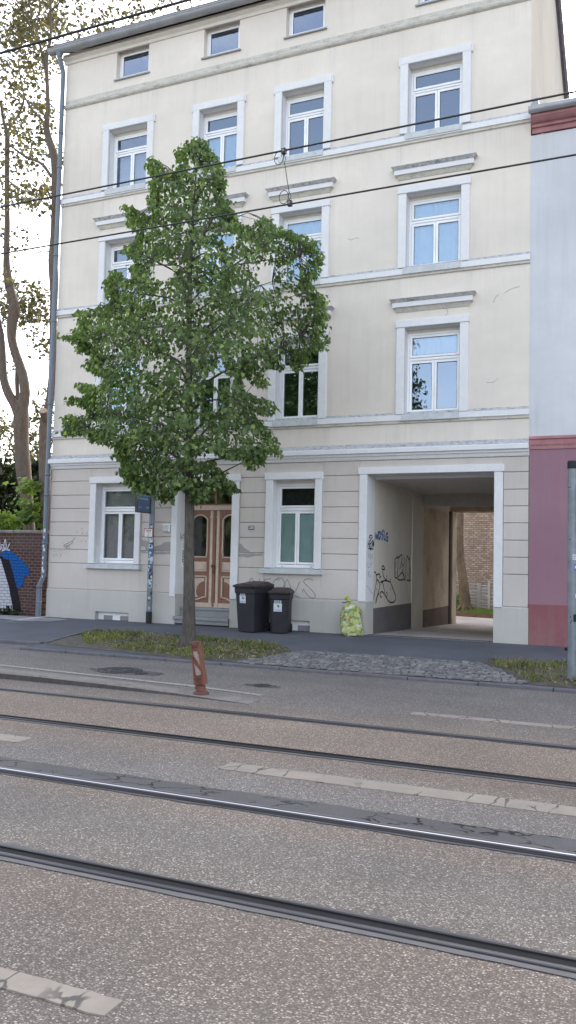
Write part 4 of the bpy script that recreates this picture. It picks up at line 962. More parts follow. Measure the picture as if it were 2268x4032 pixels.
    for i, (a, b) in enumerate(G_WIN):
        w = make_window(H, a, b, 1.53, 3.47, .40, 'glass_low'); s = MB()
        strip(s, a-.175, a, 1.525, 3.47, .062); strip(s, b, b+.155, 1.525, 3.47, .062); strip(s, a-.20, b+.175, 3.47, 3.625, .078); s.build('window_surround', w)
        s = MB(); s.prism_x([(D+RV+.02, 1.545), (D+RV+.02, 1.50), (D+.0, 1.405), (D-.12, 1.405), (D-.12, 1.50)], a-.25, b+.20, 'sillstone'); s.build('sill', w)
        mb = MB(); yb = D+RV+.12
        if i == 0: mb.face([(a, yb, 1.5), (b, yb, 1.5), (b, yb, 3.47), (a, yb, 3.47)], 'screen'); mb.build('roller_screen', w)
        else:
            n = 26
            for (xa, xb, sw) in ((a+.03, (a+b)/2, 1), ((a+b)/2, b-.03, -1)):
                cols = []
                for k in range(n+1):
                    t = k/n; col = []
                    for r in range(13):
                        v = r/12; fold = math.sin((t*1.6+(1-v)*.9*sw)*5)*.012+math.sin((t-v)*9)*.006
                        col.append((xa+(xb-xa)*t+(.05*(1-v)*t if sw > 0 else 0), D+RV+.05+fold, 1.60+(2.87-1.60)*v+.05*(1-v)*abs(math.sin(t*4))))
                    cols.append(col)
                mb.add([p for c_ in cols for p in c_], [(k*13+r, (k+1)*13+r, (k+1)*13+r+1, k*13+r+1) for k in range(n) for r in range(12)], 'sheet', True)
            mb.build('pinned_sheet', w)
            mb = MB(); mb.face([(a, yb+.05, 2.85), (b, yb+.05, 2.85), (b, yb+.05, 3.47), (a, yb+.05, 3.47)], 'room'); mb.build('dark_backing', w)
    for a, b in ATTIC_X:
        w = make_window(H, a, b, 13.63, 14.45, None, 'glass_top'); s = MB()
        s.hexa([(a-.05, D-.05, 13.585), (b+.05, D-.05, 13.585), (b+.05, D+RV, 13.60), (a-.05, D+RV, 13.60), (a-.05, D-.055, 13.612), (b+.05, D-.055, 13.612), (b+.05, D+RV, 13.645), (a-.05, D+RV, 13.645)], 'zinc'); s.build('sill', w)
    # dark back-drop rooms: one inner wall per storey, so the panes do not look through an empty shell
    mb = MB()
    for z0, z1 in ((3.575, 7.2), (7.2, 10.2), (10.2, 13.2), (13.2, 15.6)):
        mb.face([(XL+.1, D+3.2, z0), (XR-.1, D+3.2, z0), (XR-.1, D+3.2, z1), (XL+.1, D+3.2, z1)], 'room'); mb.face([(XL+.1, D+.02, z0), (XR-.1, D+.02, z0), (XR-.1, D+3.2, z0), (XL+.1, D+3.2, z0)], 'room')
    for x in (-10.7, -8.3, -5.9): mb.face([(x, D+.26, 3.575), (x, D+3.2, 3.575), (x, D+3.2, 14.6), (x, D+.26, 14.6)], 'room')
    mb.face([(XL+.1, D+3.2, 0), (-5.75, D+3.2, 0), (-5.75, D+3.2, 3.52), (XL+.1, D+3.2, 3.52)], 'room')
    for x in (-11.0, -8.5, -5.75): mb.face([(x, D+.56, 0), (x, D+3.2, 0), (x, D+3.2, 3.52), (x, D+.56, 3.52)], 'room')
    mb.build('room_partition', H)
    # cellar windows
    def cellar(a, b, z1, panes):
        f = MB(); y = D+.12
        f.box(a, b, y, y+.05, -.05, z1, 'upvc')
        w = f.build('cellar_window', H); g = MB()
        for p in panes:
            g.face([(p[0], y-.006, p[2]), (p[1], y-.006, p[2]), (p[1], y-.006, p[3]), (p[0], y-.006, p[3])], 'screen')
            for q in ((p[0]-.03, p[0], p[2]-.03, p[3]+.03), (p[1], p[1]+.03, p[2]-.03, p[3]+.03), (p[0], p[1], p[3], p[3]+.03)): f2.box(q[0], q[1], y-.02, y-.001, q[2], q[3], 'upvc')
        g.build('pane', w)
    f2 = MB()
    cellar(-12.42, -11.46, .37, [(-12.26, -11.99, .0, .28), (-11.78, -11.52, .0, .28)]); cellar(-7.32, -6.82, .40, [(-7.16, -6.86, .17, .29)])
    f2.build('cellar_window_frame', H)
    # --- door, steps
    make_door(H)
    st = MB(); x0, x1 = DOOR[0], DOOR[1]
    st.bev(x0-.02, x1, D-.085, D+.2, .285, .36, 'granite', .01); st.box(x0+.02, x1-.01, D-.05, D+.2, .20, .285, 'granite'); st.box(x0+.05, x1-.02, D-.02, D+.2, -.1, .20, 'black')
    st.bev(x0+.001, x1-.001, D+.18, D+.62, .505, .56, 'granite', .01); st.box(x0+.002, x1-.002, D+.205, D+.5, .30, .505, 'granite'); st.build('front_steps', H)
    # bell panel on the left reveal of the door
    b = MB(); xr = x0+.012; yb = D+.20
    b.box(x0+.002, xr, yb, yb+.17, 1.49, 2.08, 'upvc'); b.box(xr, xr+.004, yb+.02, yb+.15, 1.93, 2.06, 'sticker'); b.box(xr, xr+.006, yb+.03, yb+.14, 1.60, 1.88, 'gasket')
    for k in range(4): b.box(xr+.006, xr+.010, yb+.045, yb+.125, 1.615+k*.066, 1.665+k*.066, 'sticker')
    b.box(xr, xr+.008, yb+.05, yb+.10, 1.52, 1.57, 'yellow'); b.build('bell_panel', H)
    m = MB(); tj2 = lambda q: (x0+.004, q.x, q.y)
    for s_ in ([(17.1, 2.28), (17.1, 2.14), (17.16, 2.18), (17.1, 2.2)], [(17.2, 2.25), (17.2, 2.15)], [(17.2, 2.22), (17.27, 2.26)]): m.stroke(s_, .016, 'spray_black', tj2)
    m.build('door_jamb_graffiti', H)
    return H
def wrap(mb, c, r, ang, width_deg, z, h, m):
    """label wrapped round a pipe; ang: middle direction (0 = +X), width in radians"""
    n = 5
    for k in range(n):
        a0, a1 = ang-width_deg/2+width_deg*k/n, ang-width_deg/2+width_deg*(k+1)/n
        mb.face([(c[0]+r*1.02*math.cos(a0), c[1]+r*1.02*math.sin(a0), z-h/2), (c[0]+r*1.02*math.cos(a1), c[1]+r*1.02*math.sin(a1), z-h/2), (c[0]+r*1.02*math.cos(a1), c[1]+r*1.02*math.sin(a1), z+h/2), (c[0]+r*1.02*math.cos(a0), c[1]+r*1.02*math.sin(a0), z+h/2)], m)
def make_window(H, a, b, z0, z1, up, glass):
    f = MB(); y = D+(RV if up else .15); u = 'upvc'; hz = .075
    f.box(a, b, y-.004, y+.05, z1-hz, z1, 'box')                # header strip over the frame
    t = z1-hz; e = .048
    f.bev(a, a+e, y, y+.06, z0, t, u); f.bev(b-e, b, y, y+.06, z0, t, u); f.bev(a+e, b-e, y, y+.06, t-e, t, u); f.bev(a+e, b-e, y, y+.06, z0, z0+.075, u)
    for x in (a+.13, b-.17): f.box(x, x+.035, y-.004, y, z0+.025, z0+.037, 'gasket')      # drain caps
    panes = []
    def sash(x0, x1, c, d):
        g, s, yf = .007, .050, y-.014
        f.box(x0, x1, y+.02, y+.055, c, d, 'gasket') if False else None
        x0 += g; x1 -= g; c += g; d -= g
        f.bev(x0, x0+s, yf, y+.05, c, d, u); f.bev(x1-s, x1, yf, y+.05, c, d, u); f.bev(x0+s, x1-s, yf, y+.05, d-s, d, u); f.bev(x0+s, x1-s, yf, y+.05, c, c+s, u)
        panes.append((x0+s, x1-s, c+s, d-s))
    A, B, lo, hi = a+e, b-e, z0+.075, t-e
    if up is None: sash(A, B, lo, hi)
    else:
        tz = hi-up-.09; f.bev(A, B, y, y+.06, tz-.065, tz, u)
        f.box(A+.05, B-.05, y-.018, y, tz-.052, tz-.018, u)
        sash(A, B, tz, hi); mx = (A+B)/2; sash(A, mx+.004, lo, tz-.065); sash(mx-.004, B, lo, tz-.065)
    w = f.build('window', H); g = MB()
    for p in panes:
        yy = y+.012
        g.face([(p[0], yy, p[2]), (p[1], yy, p[2]), (p[1], yy, p[3]), (p[0], yy, p[3])], glass)
    g.build('pane', w); k = MB()
    for p in panes:
        yy = y+.006; q = .009
        for r in ((p[0], p[0]+q, p[2], p[3]), (p[1]-q, p[1], p[2], p[3]), (p[0]+q, p[1]-q, p[3]-q, p[3]), (p[0]+q, p[1]-q, p[2], p[2]+q)):
            k.face([(r[0], yy, r[2]), (r[1], yy, r[2]), (r[1], yy, r[3]), (r[0], yy, r[3])], 'gasket')
    k.build('gasket', w); return w
def drape(w, a, b, z0, z1, m):
    rr = random.Random(int(a*100+z0*10)); mb = MB(); n = 90; y = D+RV+.06; ph = [rr.uniform(0, 6) for _ in range(3)]
    P = []
    for k in range(n+1):
        t = k/n; x = a+.02+(b-a-.04)*t
        o = .016*math.sin(t*46+ph[0]+1.5*math.sin(t*7+ph[1]))+.010*math.sin(t*23+ph[2])
        hem = .03*abs(math.sin(t*12+ph[1]))
        P += [(x, y+o, z0+.07+hem), (x, y+o*.85, z0+(z1-z0)*.5), (x, y+o*.6, z1)]
    mb.add(P, [(k*3+j, k*3+3+j, k*3+4+j, k*3+1+j) for k in range(n) for j in (0, 1)], m, True); mb.build('curtain', w)
def blinds(w, a, b, z0, z1):
    mb = MB(); y = D+RV+.10; n = 34
    for k in range(n):
        z = z0+.06+(z1-z0-.06)*k/n; h = (z1-z0)/n
        mb.face([(a+.03, y, z), (b-.03, y, z), (b-.03, y+.018, z+h*.9), (a+.03, y+.018, z+h*.9)], 'blind')
    mb.face([(a+.03, y+.03, z0), (b-.03, y+.03, z0), (b-.03, y+.03, z1), (a+.03, y+.03, z1)], 'screen'); mb.build('venetian_blind', w)
def make_door(H):
    Y = D+.52; x0, x1 = DOOR[0], DOOR[1]; xm = (x0+x1)/2; zf = .555
    f = MB()
    f.bev(x0, x1, Y-.02, Y+.06, 2.84, 2.955, 'doorpink', .008)           # transom beam
    for x, w_ in ((x0, .05), (x1-.05, .05), (xm-.025, .05)): f.box(x, x+w_, Y, Y+.05, 2.955, 3.46, 'doorbrown')
    f.box(x0+.05, x1-.05, Y, Y+.05, 3.42, 3.46, 'doorbrown'); f.box(x0+.05, x1-.05, Y, Y+.05, 2.955, 2.985, 'doorbrown')
    d = f.build('front_door', H); g = MB()
    for a, b in ((x0+.05, xm-.025), (xm+.025, x1-.05)): g.face([(a, Y+.03, 2.985), (b, Y+.03, 2.985), (b, Y+.03, 3.42), (a, Y+.03, 3.42)], 'glass_low')
    g.build('transom_pane', d)
    for sgn in (-1, 1):
        L = MB(); a, b = (x0+.01, xm-.004) if sgn < 0 else (xm+.004, x1-.01)
        pin = .075; # pilaster near the meeting stile
        o = lambda u: (b-u if sgn < 0 else a+u)      # distance from the meeting edge
        def bx(u0, u1, ya, yb, za, zb, m, bv=.006):
            p, q = sorted((o(u0), o(u1))); L.bev(p, q, ya, yb, za, zb, m, bv)
        W = b-a
        # stiles and rails
        bx(0, .20, Y, Y+.05, zf, 2.84, 'doorbrown'); bx(W-.09, W, Y, Y+.05, zf, 2.84, 'doorbrown')
        for za, zb in ((2.76, 2.84), (1.63, 1.72), (1.30, 1.385), (.66, .75)): bx(.20, W-.09, Y, Y+.05, za, zb, 'doorbrown', .004)
        bx(.0, W, Y-.012, Y+.05, zf, .665, 'doorpink')
        bx(.045, .12, Y-.03, Y, zf+.02, 2.82, 'doorpink', .012); bx(.038, .127, Y-.036, Y, 2.66, 2.70, 'doorpink'); bx(.04, .125, Y-.036, Y, zf+.0, zf+.10, 'doorpink')
        if sgn < 0: bx(-.02, .03, Y-.02, Y, zf+.02, 2.82, 'doorbrown')
        # moulding round the glass: arched head
        u0, u1 = .20, W-.09; zc, rise = 2.62, .11
        def mould(path, w_, m, yy=Y-.012):
            P = [(o(u), z) for u, z in path]
            for i in range(len(P)-1):
                (ax, az), (bx_, bz) = P[i], P[i+1]; dx, dz = bx_-ax, bz-az; l = math.hypot(dx, dz); nx, nz = -dz/l*w_/2, dx/l*w_/2
                L.hexa([(ax-nx, yy, az-nz), (bx_-nx, yy, bz-nz), (bx_-nx, Y+.03, bz-nz), (ax-nx, Y+.03, az-nz), (ax+nx, yy, az+nz), (bx_+nx, yy, bz+nz), (bx_+nx, Y+.03, bz+nz), (ax+nx, Y+.03, az+nz)], m)
        arch = [(u0+(u1-u0)*k/10, zc+rise*math.sin(PI*k/10)**.8) for k in range(11)]
        mould([(u0+.012, 1.73), (u0+.012, 1.80), (u0, 1.84), (u0, zc)], .03, 'doorpink'); mould([(u1-.0, 1.73), (u1, zc)], .03, 'doorpink'); mould(arch, .03, 'doorpink'); mould([(u0, 1.735), (u1, 1.735)], .03, 'doorpink')
        for i in range(10):      # brown spandrels above the arch
            (ua, za), (ub, zb) = arch[i], arch[i+1]
            p, q = (o(ua), za), (o(ub), zb); L.face([(p[0], Y+.004, p[1]), (q[0], Y+.004, q[1]), (q[0], Y+.004, 2.78), (p[0], Y+.004, 2.78)], 'doorbrown')
        # middle pink panel, lower brown panel with a curved pink frame
        bx(u0+.01, u1-.01, Y+.005, Y+.03, 1.39, 1.625, 'doorpink'); bx(u0+.05, u1-.05, Y-.01, Y+.01, 1.43, 1.585, 'doorpink', .015); mould([(u0, 1.40), (u0+.02, 1.43), (u0+.012, 1.51), (u0+.02, 1.59), (u0, 1.62)], .022, 'doorpink')
        bx(u0, u1, Y+.02, Y+.04, .74, 1.30, 'doorbrown')
        mould([(u0+.005, .80), (u0+.005, 1.28), (u1, 1.28)], .034, 'doorpink'); mould([(u1, 1.28), (u1, .72)], .03, 'doorpink')
        mould([(u0+.005, .80), (u0+.10, .785), (u0+.22, .74), (u1-.02, .715)], .03, 'doorpink')
        A = [(u0+.06, 1.24), (u0+.06, 1.16), (u0+.12, 1.15), (u0+.19, 1.11), (u0+.25, 1.03), (u0+.275, .93), (u0+.26, .84), (u0+.22, .80), (u0+.25, .785), (u0+.30, .80), (u0+.33, .95), (u0+.335, 1.24)]
        A = [(min(u, u1-.015), z) for u, z in A]; P = [(o(u), Y+.012, z) for u, z in A]; L.face(P if sgn > 0 else P[::-1], 'doorpink')
        leaf = L.build('door_leaf', d); g = MB()
        p, q = sorted((o(u0), o(u1))); g.face([(p, Y+.03, 1.72), (q, Y+.03, 1.72), (q, Y+.03, 2.78), (p, Y+.03, 2.78)], 'glass_low'); g.build('glass_pane', leaf) if False else g.build('glass_pane', d)
    k = MB(); k.bev(xm-.028, xm+.022, Y-.034, Y-.015, 1.34, 1.56, 'brass', .006); k.lathe((xm-.004, Y-.034, 1.53), [(.012, 0), (.014, .03), (.032, .045), (.034, .065), (.02, .08), (.001, .083)], 'brass', 14, True, (X3, Z3, -Y3)); k.lathe((xm-.004, Y-.034, 1.40), [(.02, 0), (.022, .02), (.01, .03), (.001, .031)], 'brass', 12, True, (X3, Z3, -Y3))
    k.build('door_knob', d)
    h = MB()        # hallway seen through the panes: pale wall on one side, a dark inner door
    h.face([(x0-.2, Y+2.2, .5), (x1+.2, Y+2.2, .5), (x1+.2, Y+2.2, 3.5), (x0-.2, Y+2.2, 3.5)], 'passwall'); h.box(xm-.25, xm+.5, Y+1.2, Y+1.25, .5, 2.3, 'room'); h.face([(x0, Y+.1, .5), (x0, Y+2.2, .5), (x0, Y+2.2, 3.5), (x0, Y+.1, 3.5)], 'ochre_wall'); h.face([(x0, Y+.1, .55), (x1, Y+.1, .55), (x1, Y+2.2, .55), (x0, Y+2.2, .55)], 'screen'); h.build('hallway', H)
HOUSE = make_house()
# small fittings fixed on the facade
def make_number():
    t = thing('house_number_plate', 'small dark house number plate 258 to the right of the brown door', 'sign', (-8.275, D, 2.41))
    b = MB(); b.bev(-8.355, -8.195, D-.018, D-.002, 2.355, 2.465, 'white', .004); b.box(-8.348, -8.202, D-.0205, D-.018, 2.362, 2.458, 'enamel'); b.build('plate', t)
    n = MB(); letter(n, '258', .098, 'white', (-8.275, D-.0225, 2.409), X3, Z3, .0018, .78); n.build('digits', t)
make_number()
def make_meter():
    t = thing('junction_box', 'square pale grey plastic box on the wall left of the door', 'box', (-10.46, D, 2.39))
    b = MB(); b.bev(-10.555, -10.375, D-.08, D-.003, 2.30, 2.475, 'upvc', .012); b.build('housing', t)
    b = MB(); b.bev(-10.545, -10.385, D-.092, D-.081, 2.31, 2.465, 'sillstone', .008); b.build('cover', t)
make_meter()
# ------------------------------------------------------------------ neighbouring house
def make_neighbour():
    x0, x1 = XR, 8.0
    H = thing('neighbouring_house', 'lower house on the right with pale blue upper wall and wine red base', 'house', (3, D, .15))
    y = D-.004
    win = [(.35, 1.45, 5.2, 7.0), (2.6, 3.7, 5.2, 7.0), (4.9, 6.0, 5.2, 7.0), (.35, 1.45, 8.0, 9.6), (2.6, 3.7, 8.0, 9.6), (4.9, 6.0, 8.0, 9.6)]
    gw = [(.35, 1.45, 1.5, 3.3), (2.6, 3.7, 1.5, 3.3), (4.9, 6.0, 1.5, 3.3)]
    fa = lambda u, w: (u, y, w)
    mb = MB(); grid_holes(mb, x0, x1, 4.22, 10.3, win, fa, 'nwall')
    mb.face([(x1, y, -.2), (x1, 27, -.2), (x1, 27, 10.9), (x1, y, 10.9)], 'nwall'); mb.face([(x0, 27, -.2), (x0, 27, 10.9), (x1, 27, 10.9), (x1, 27, -.2)], 'nwall'); mb.build('upper_wall', H)
    mb = MB(); grid_holes(mb, x0, x1, .95, 3.98, gw, fa, 'npink'); mb.build('ground_floor_wall', H)
    mb = MB(); mb.bev(x0+.003, x1, D-.03, D+.02, -.2, .955, 'nred', .01); mb.build('plinth', H)
    zz = lambda v, p=.25: 1.7+(v-1.7)*(1-p/D)
    mb = MB(); mb.prism_x([(D+.01, 4.235), (D-.06, 4.215), (D-.075, 4.17), (D-.05, 4.15), (D-.045, 4.06), (D-.03, 4.03), (D-.025, 3.97), (D+.01, 3.965)], x0+.004, x1, 'nredtrim'); mb.build('band', H)
    mb = MB(); mb.prism_x([(D+.01, zz(10.84)), (D-.28, zz(10.76)), (D-.28, zz(10.68)), (D-.22, zz(10.63)), (D-.18, zz(10.57, .18)), (D-.12, zz(10.53, .12)), (D-.11, zz(10.47, .11)), (D-.06, zz(10.44, .06)), (D-.05, zz(10.34, .05)), (D+.01, zz(10.32, .0))], x0+.03, x1, 'nredtrim'); mb.build('cornice', H)
    g = MB(); g.tube([(x0+.0, D-.33, zz(10.80)), (x1, D-.33, zz(10.80))], .075, 'zinc', 10); g.build('gutter', H)
    r = MB(); r.face([(x0+.02, D-.34, zz(10.86)), (x1, D-.34, zz(10.86)), (x1, 22, 12.0), (x0+.02, 22, 12.0)], 'tile'); r.face([(x0+.02, 22, 12.0), (x1, 22, 12.0), (x1, 27.2, 10.8), (x0+.02, 27.2, 10.8)], 'tile'); r.build('roof', H)
    v = MB(); v.hexa([(x0+.02, D-.12, 10.6), (x0+.19, D-.12, 10.6), (x0+.19, D+.2, 10.6), (x0+.02, D+.2, 10.6), (x0+.035, D-.06, 11.03), (x0+.14, D-.06, 11.04), (x0+.14, D+.15, 11.04), (x0+.035, D+.15, 11.03)], 'zinc'); v.build('flashing', H)
    for a, b, c, d in win+gw:
        f = MB(); 
        for X in (a, b): f.face([(X, y, c), (X, D+.2, c), (X, D+.2, d), (X, y, d)], 'trim')
        f.face([(a, y, d), (a, D+.2, d), (b, D+.2, d), (b, y, d)], 'trim'); f.face([(a, y, c), (b, y, c), (b, D+.2, c), (a, D+.2, c)], 'trim'); f.build('window_reveal', H)
        w = make_window(H, a, b, c, d, .38, 'glass'); k = MB(); k.face([(a, D+.5, c), (b, D+.5, c), (b, D+.5, d), (a, D+.5, d)], 'room'); k.build('dark_room', w)
make_neighbour()
# ------------------------------------------------------------------ brick wall on the left
def make_brick_wall():
    yb = 17.0; xr = -14.07
    t = thing('brick_wall', 'old dark red brick garden wall with blue and white sprayed paint', 'wall', (-18, yb, .1))
    m = MB(); m.box(-60, xr, yb, yb+.36, -.2, 2.235, 'brick'); m.build('brickwork', t)
    c = MB(); x = -60
    while x < xr:
        w = random.uniform(.7, 1.0); e = min(x+w, xr+.02); c.bev(x+.004, e-.004, yb-.05, yb+.42, 2.235, 2.325+random.uniform(-.006, .006), 'coping', .02); x = e
        if e >= xr: break
    c.build('coping', t)
    def paint(name, poly, mat_, off):
        p = MB(); p.face([(x, yb-off, z) for x, z in smooth2(poly+[poly[0]], 3)[:-1]] if name != 'black_paint' else [(x, yb-off, z) for x, z in poly], mat_); return p.build(name, t)
    paint('white_paint', [(-17.6, 1.9), (-15.50, 1.60), (-15.40, 1.50), (-15.15, .86), (-14.97, .34), (-15.05, .18), (-15.4, .14), (-17.6, .14)], 'brickwhite', .003)
    paint('black_paint', [(-15.56, 1.66), (-15.40, 1.64), (-15.34, 1.575), (-15.19, 1.56), (-15.02, 1.2), (-14.87, .81), (-14.76, .45), (-14.72, .25), (-14.98, .27), (-15.15, .86), (-15.45, 1.56)], 'brickblack', .006)
    paint('blue_paint', [(-16.0, 1.68), (-15.46, 1.72), (-15.36, 1.77), (-15.2, 1.805), (-15.03, 1.73), (-14.92, 1.66), (-14.69, 1.5), (-14.55, 1.37), (-14.50, 1.27), (-14.52, 1.20), (-14.65, 1.145), (-14.68, 1.10), (-14.69, .94), (-14.74, .90), (-14.88, .855), (-14.98, 1.09), (-15.08, 1.35), (-15.17, 1.57), (-15.25, 1.565), (-15.33, 1.585), (-15.38, 1.64), (-15.5, 1.65), (-16.0, 1.62)], 'brickblue', .009)
    s = MB(); tf = lambda q: (q.x, yb-.010, q.y)
    for q in ([(-15.37, 1.80), (-15.36, 1.95), (-15.33, 2.08), (-15.30, 1.98), (-15.29, 1.86), (-15.35, 1.86), (-15.27, 1.82), (-15.18, 1.98)], [(-15.46, 1.94), (-15.36, 1.93)], [(-15.44, 1.90), (-15.41, 1.79)], [(-15.52, 2.05), (-15.47, 1.80)], [(-15.42, 1.78), (-15.3, 1.815), (-15.16, 1.80)]): s.stroke(q, .022, 'sticker', tf)
    s.build('white_tag', t)
make_brick_wall()
# ------------------------------------------------------------------ bus stop pole by the house
def make_bus_pole():
    px, py = -10.80, 16.80; zg = gz(py)
    t = thing('sign_pole', 'slender grey sign pole covered in torn stickers, hydrant plate and blue panel above', 'pole', (px, py, zg))
    p = MB(); p.tube([(px, py, zg-.1), (px, py, 4.9)], .064, 'galv', 16); p.lathe((px, py, 3.3), [(.066, 0), (.085, .02), (.085, 1.0), (.066, 1.02)], 'galv', 14); p.build('pole', t)
    c = MB(); c.lathe((px, py, zg), [(.072, -.05), (.072, .27), (.066, .275)], 'black', 16); c.build('base_sleeve', t)
    s = MB(); xs = px-.02; a, b = py-.62, py-.10
    s.box(xs-.02, xs+.02, a, b, 2.74, 3.55, 'signblue'); 
    for q in ((a-.02, a, 2.72, 3.57), (b, b+.015, 2.72, 3.57)): s.box(xs-.03, xs+.03, q[0], q[1], q[2], q[3], 'gasket')
    for z in (2.735, 3.55): s.box(xs-.03, xs+.03, a, b+.06, z-.018, z+.0, 'gasket')
    o = s.build('sign_panel', t); k = MB(); X = xs+.022; rr = random.Random(4)
    def line(y0, y1, z, h, m):
        y = y0
        while y < y1:
            w = rr.uniform(.018, .04); k.face([(X, y, z), (X, min(y+w, y1), z), (X, min(y+w, y1), z+h*rr.uniform(.8, 1.1)), (X, y, z+h)], m); y += w+.007
    line(a+.12, b-.05, 3.22, .045, 'signorange'); k.face([(X-.001, a+.10, 3.20), (X-.001, b-.03, 3.20), (X-.001, b-.03, 3.28), (X-.001, a+.10, 3.28)], 'sticker')
    line(a+.05, b-.03, 3.10, .04, 'signtext'); line(a+.09, b-.09, 3.02, .04, 'signtext'); line(a+.04, a+.16, 2.85, .01, 'inkpale'); line(a+.04, a+.2, 2.82, .01, 'inkpale'); line(b-.14, b-.05, 2.83, .03, 'inkpale')
    k.build('sign_lettering', o)
    # hydrant plate, turned towards the carriageway
    nrm = Vector((.42, -.9, 0)).normalized(); sx = Vector((-nrm.y, nrm.x, 0)); c0 = Vector((px-.055, py-.03, 2.265))+nrm*.062
    h = MB(); h.obox(c0, sx, Z3, nrm, .105, .105, .004, 'red'); h.obox(c0+nrm*.004, sx, Z3, nrm, .09, .09, .003, 'white'); o = h.build('hydrant_plate', t)
    k = MB(); q = c0+nrm*.008
    letter(k, 'H200', .055, 'ink', q+Z3*.055, sx, Z3, .001); k.obox(q+Z3*.022, sx, Z3, nrm, .065, .004, .0005, 'ink'); k.obox(q-Z3*.02, sx, Z3, nrm, .004, .042, .0005, 'ink'); letter(k, '7,1', .034, 'ink', q+sx*.05-Z3*.02, sx, Z3); letter(k, '8,1', .034, 'ink', q+sx*.0-Z3*.073, sx, Z3)
    k.build('plate_lettering', o)
    rr = random.Random(8); view = math.atan2(-py, -px)
    z = 2.13
    while z > .98:
        h_ = rr.uniform(.04, .11); st = MB(); wrap(st, (px, py), .0645, view+rr.uniform(-.5, .5), rr.uniform(.7, 1.7), z, h_, rr.choice(['sticker', 'sticker', 'sticker', 'stickerblue', 'stickerdark', 'inkpale']))
        if rr.random() < .7: wrap(st, (px, py), .0652, view+rr.uniform(-.7, .7), rr.uniform(.3, .7), z+rr.uniform(-.03, .03), h_*.5, rr.choice(['sticker', 'stickerdark', 'stickerblue', 'white']))
        st.build('sticker', t); z -= h_*rr.uniform(.7, 1.15)
    for z, m, dx in ((.86, 'stickerdark', .6), (.75, 'sticker', -.1), (.72, 'stickerdark', -.2), (2.45, 'stickerdark', -.2), (2.42, 'sticker', -.1), (.52, 'inkpale', 0)): st = MB(); wrap(st, (px, py), .0648, view+dx, .7, z, .06, m); st.build('sticker', t)
make_bus_pole()
def make_right_pole():
    px, py = -1.09, 12.7; zg = .09
    t = thing('signpost', 'thick galvanised steel post with a dark cap at the right edge of the picture', 'pole', (px, py, zg))
    p = MB(); p.tube([(px, py, zg-.15), (px, py, 3.17)], .0625, 'galv', 20); p.build('post', t)
    c = MB(); c.lathe((px, py, 3.10), [(.067, 0), (.069, .02), (.069, .10), (.06, .115), (.001, .118)], 'black', 20); c.build('cap', t)
    for z in (2.82, 2.31):
        b = MB(); b.lathe((px, py, z), [(.064, -.05), (.068, -.045), (.068, .045), (.064, .05)], 'galv', 18) if z < 0 else None
        b.box(px+.05, px+.30, py-.03, py+.01, z-.055, z+.055, 'galv'); b.box(px+.16, px+.60, py-.036, py-.031, z-.04, z+.04, 'galv'); b.build('bracket', t)
    s = MB(); s.box(px+.15, px+.75, py+.012, py+.02, 2.25, 2.9, 'white'); s.build('sign_board', t)
    m = MB()
    for a, z in ((-.9, 2.83), (-.35, 2.83), (-.4, 2.08), (-.2, .98), (-.0, .93), (-.25, .90)):
        d = Vector((math.cos(-PI/2+a), math.sin(-PI/2+a), 0)); q = Vector((px, py, z))+d*.061; m.lathe(q, [(.009, 0), (.009, .003), (.001, .0035)], 'black', 10, True, (d.cross(Z3), Z3, d))
    m.box(px-.10, px-.055, py-.02, py+.02, .50, .54, 'black'); m.box(px+.03, px+.075, py-.07, py-.03, .92, 1.02, 'black'); m.build('bolt', t)
    st = MB(); va = math.atan2(-py, -px)
    wrap(st, (px, py), .063, va+.55, .85, 1.83, .075, 'sticker'); wrap(st, (px, py), .0636, va+.5, .6, 1.845, .012, 'ink'); wrap(st, (px, py), .0636, va+.5, .5, 1.815, .012, 'ink'); st.build('sticker', t); st = MB(); wrap(st, (px, py), .063, va+.75, .6, 1.69, .085, 'stickerblue'); wrap(st, (px, py), .0636, va+.78, .34, 1.69, .04, 'sticker'); st.build('sticker', t); st = MB(); wrap(st, (px, py), .063, va+.9, .3, 1.28, .06, 'sticker')
    st.build('sticker', t)
make_right_pole()
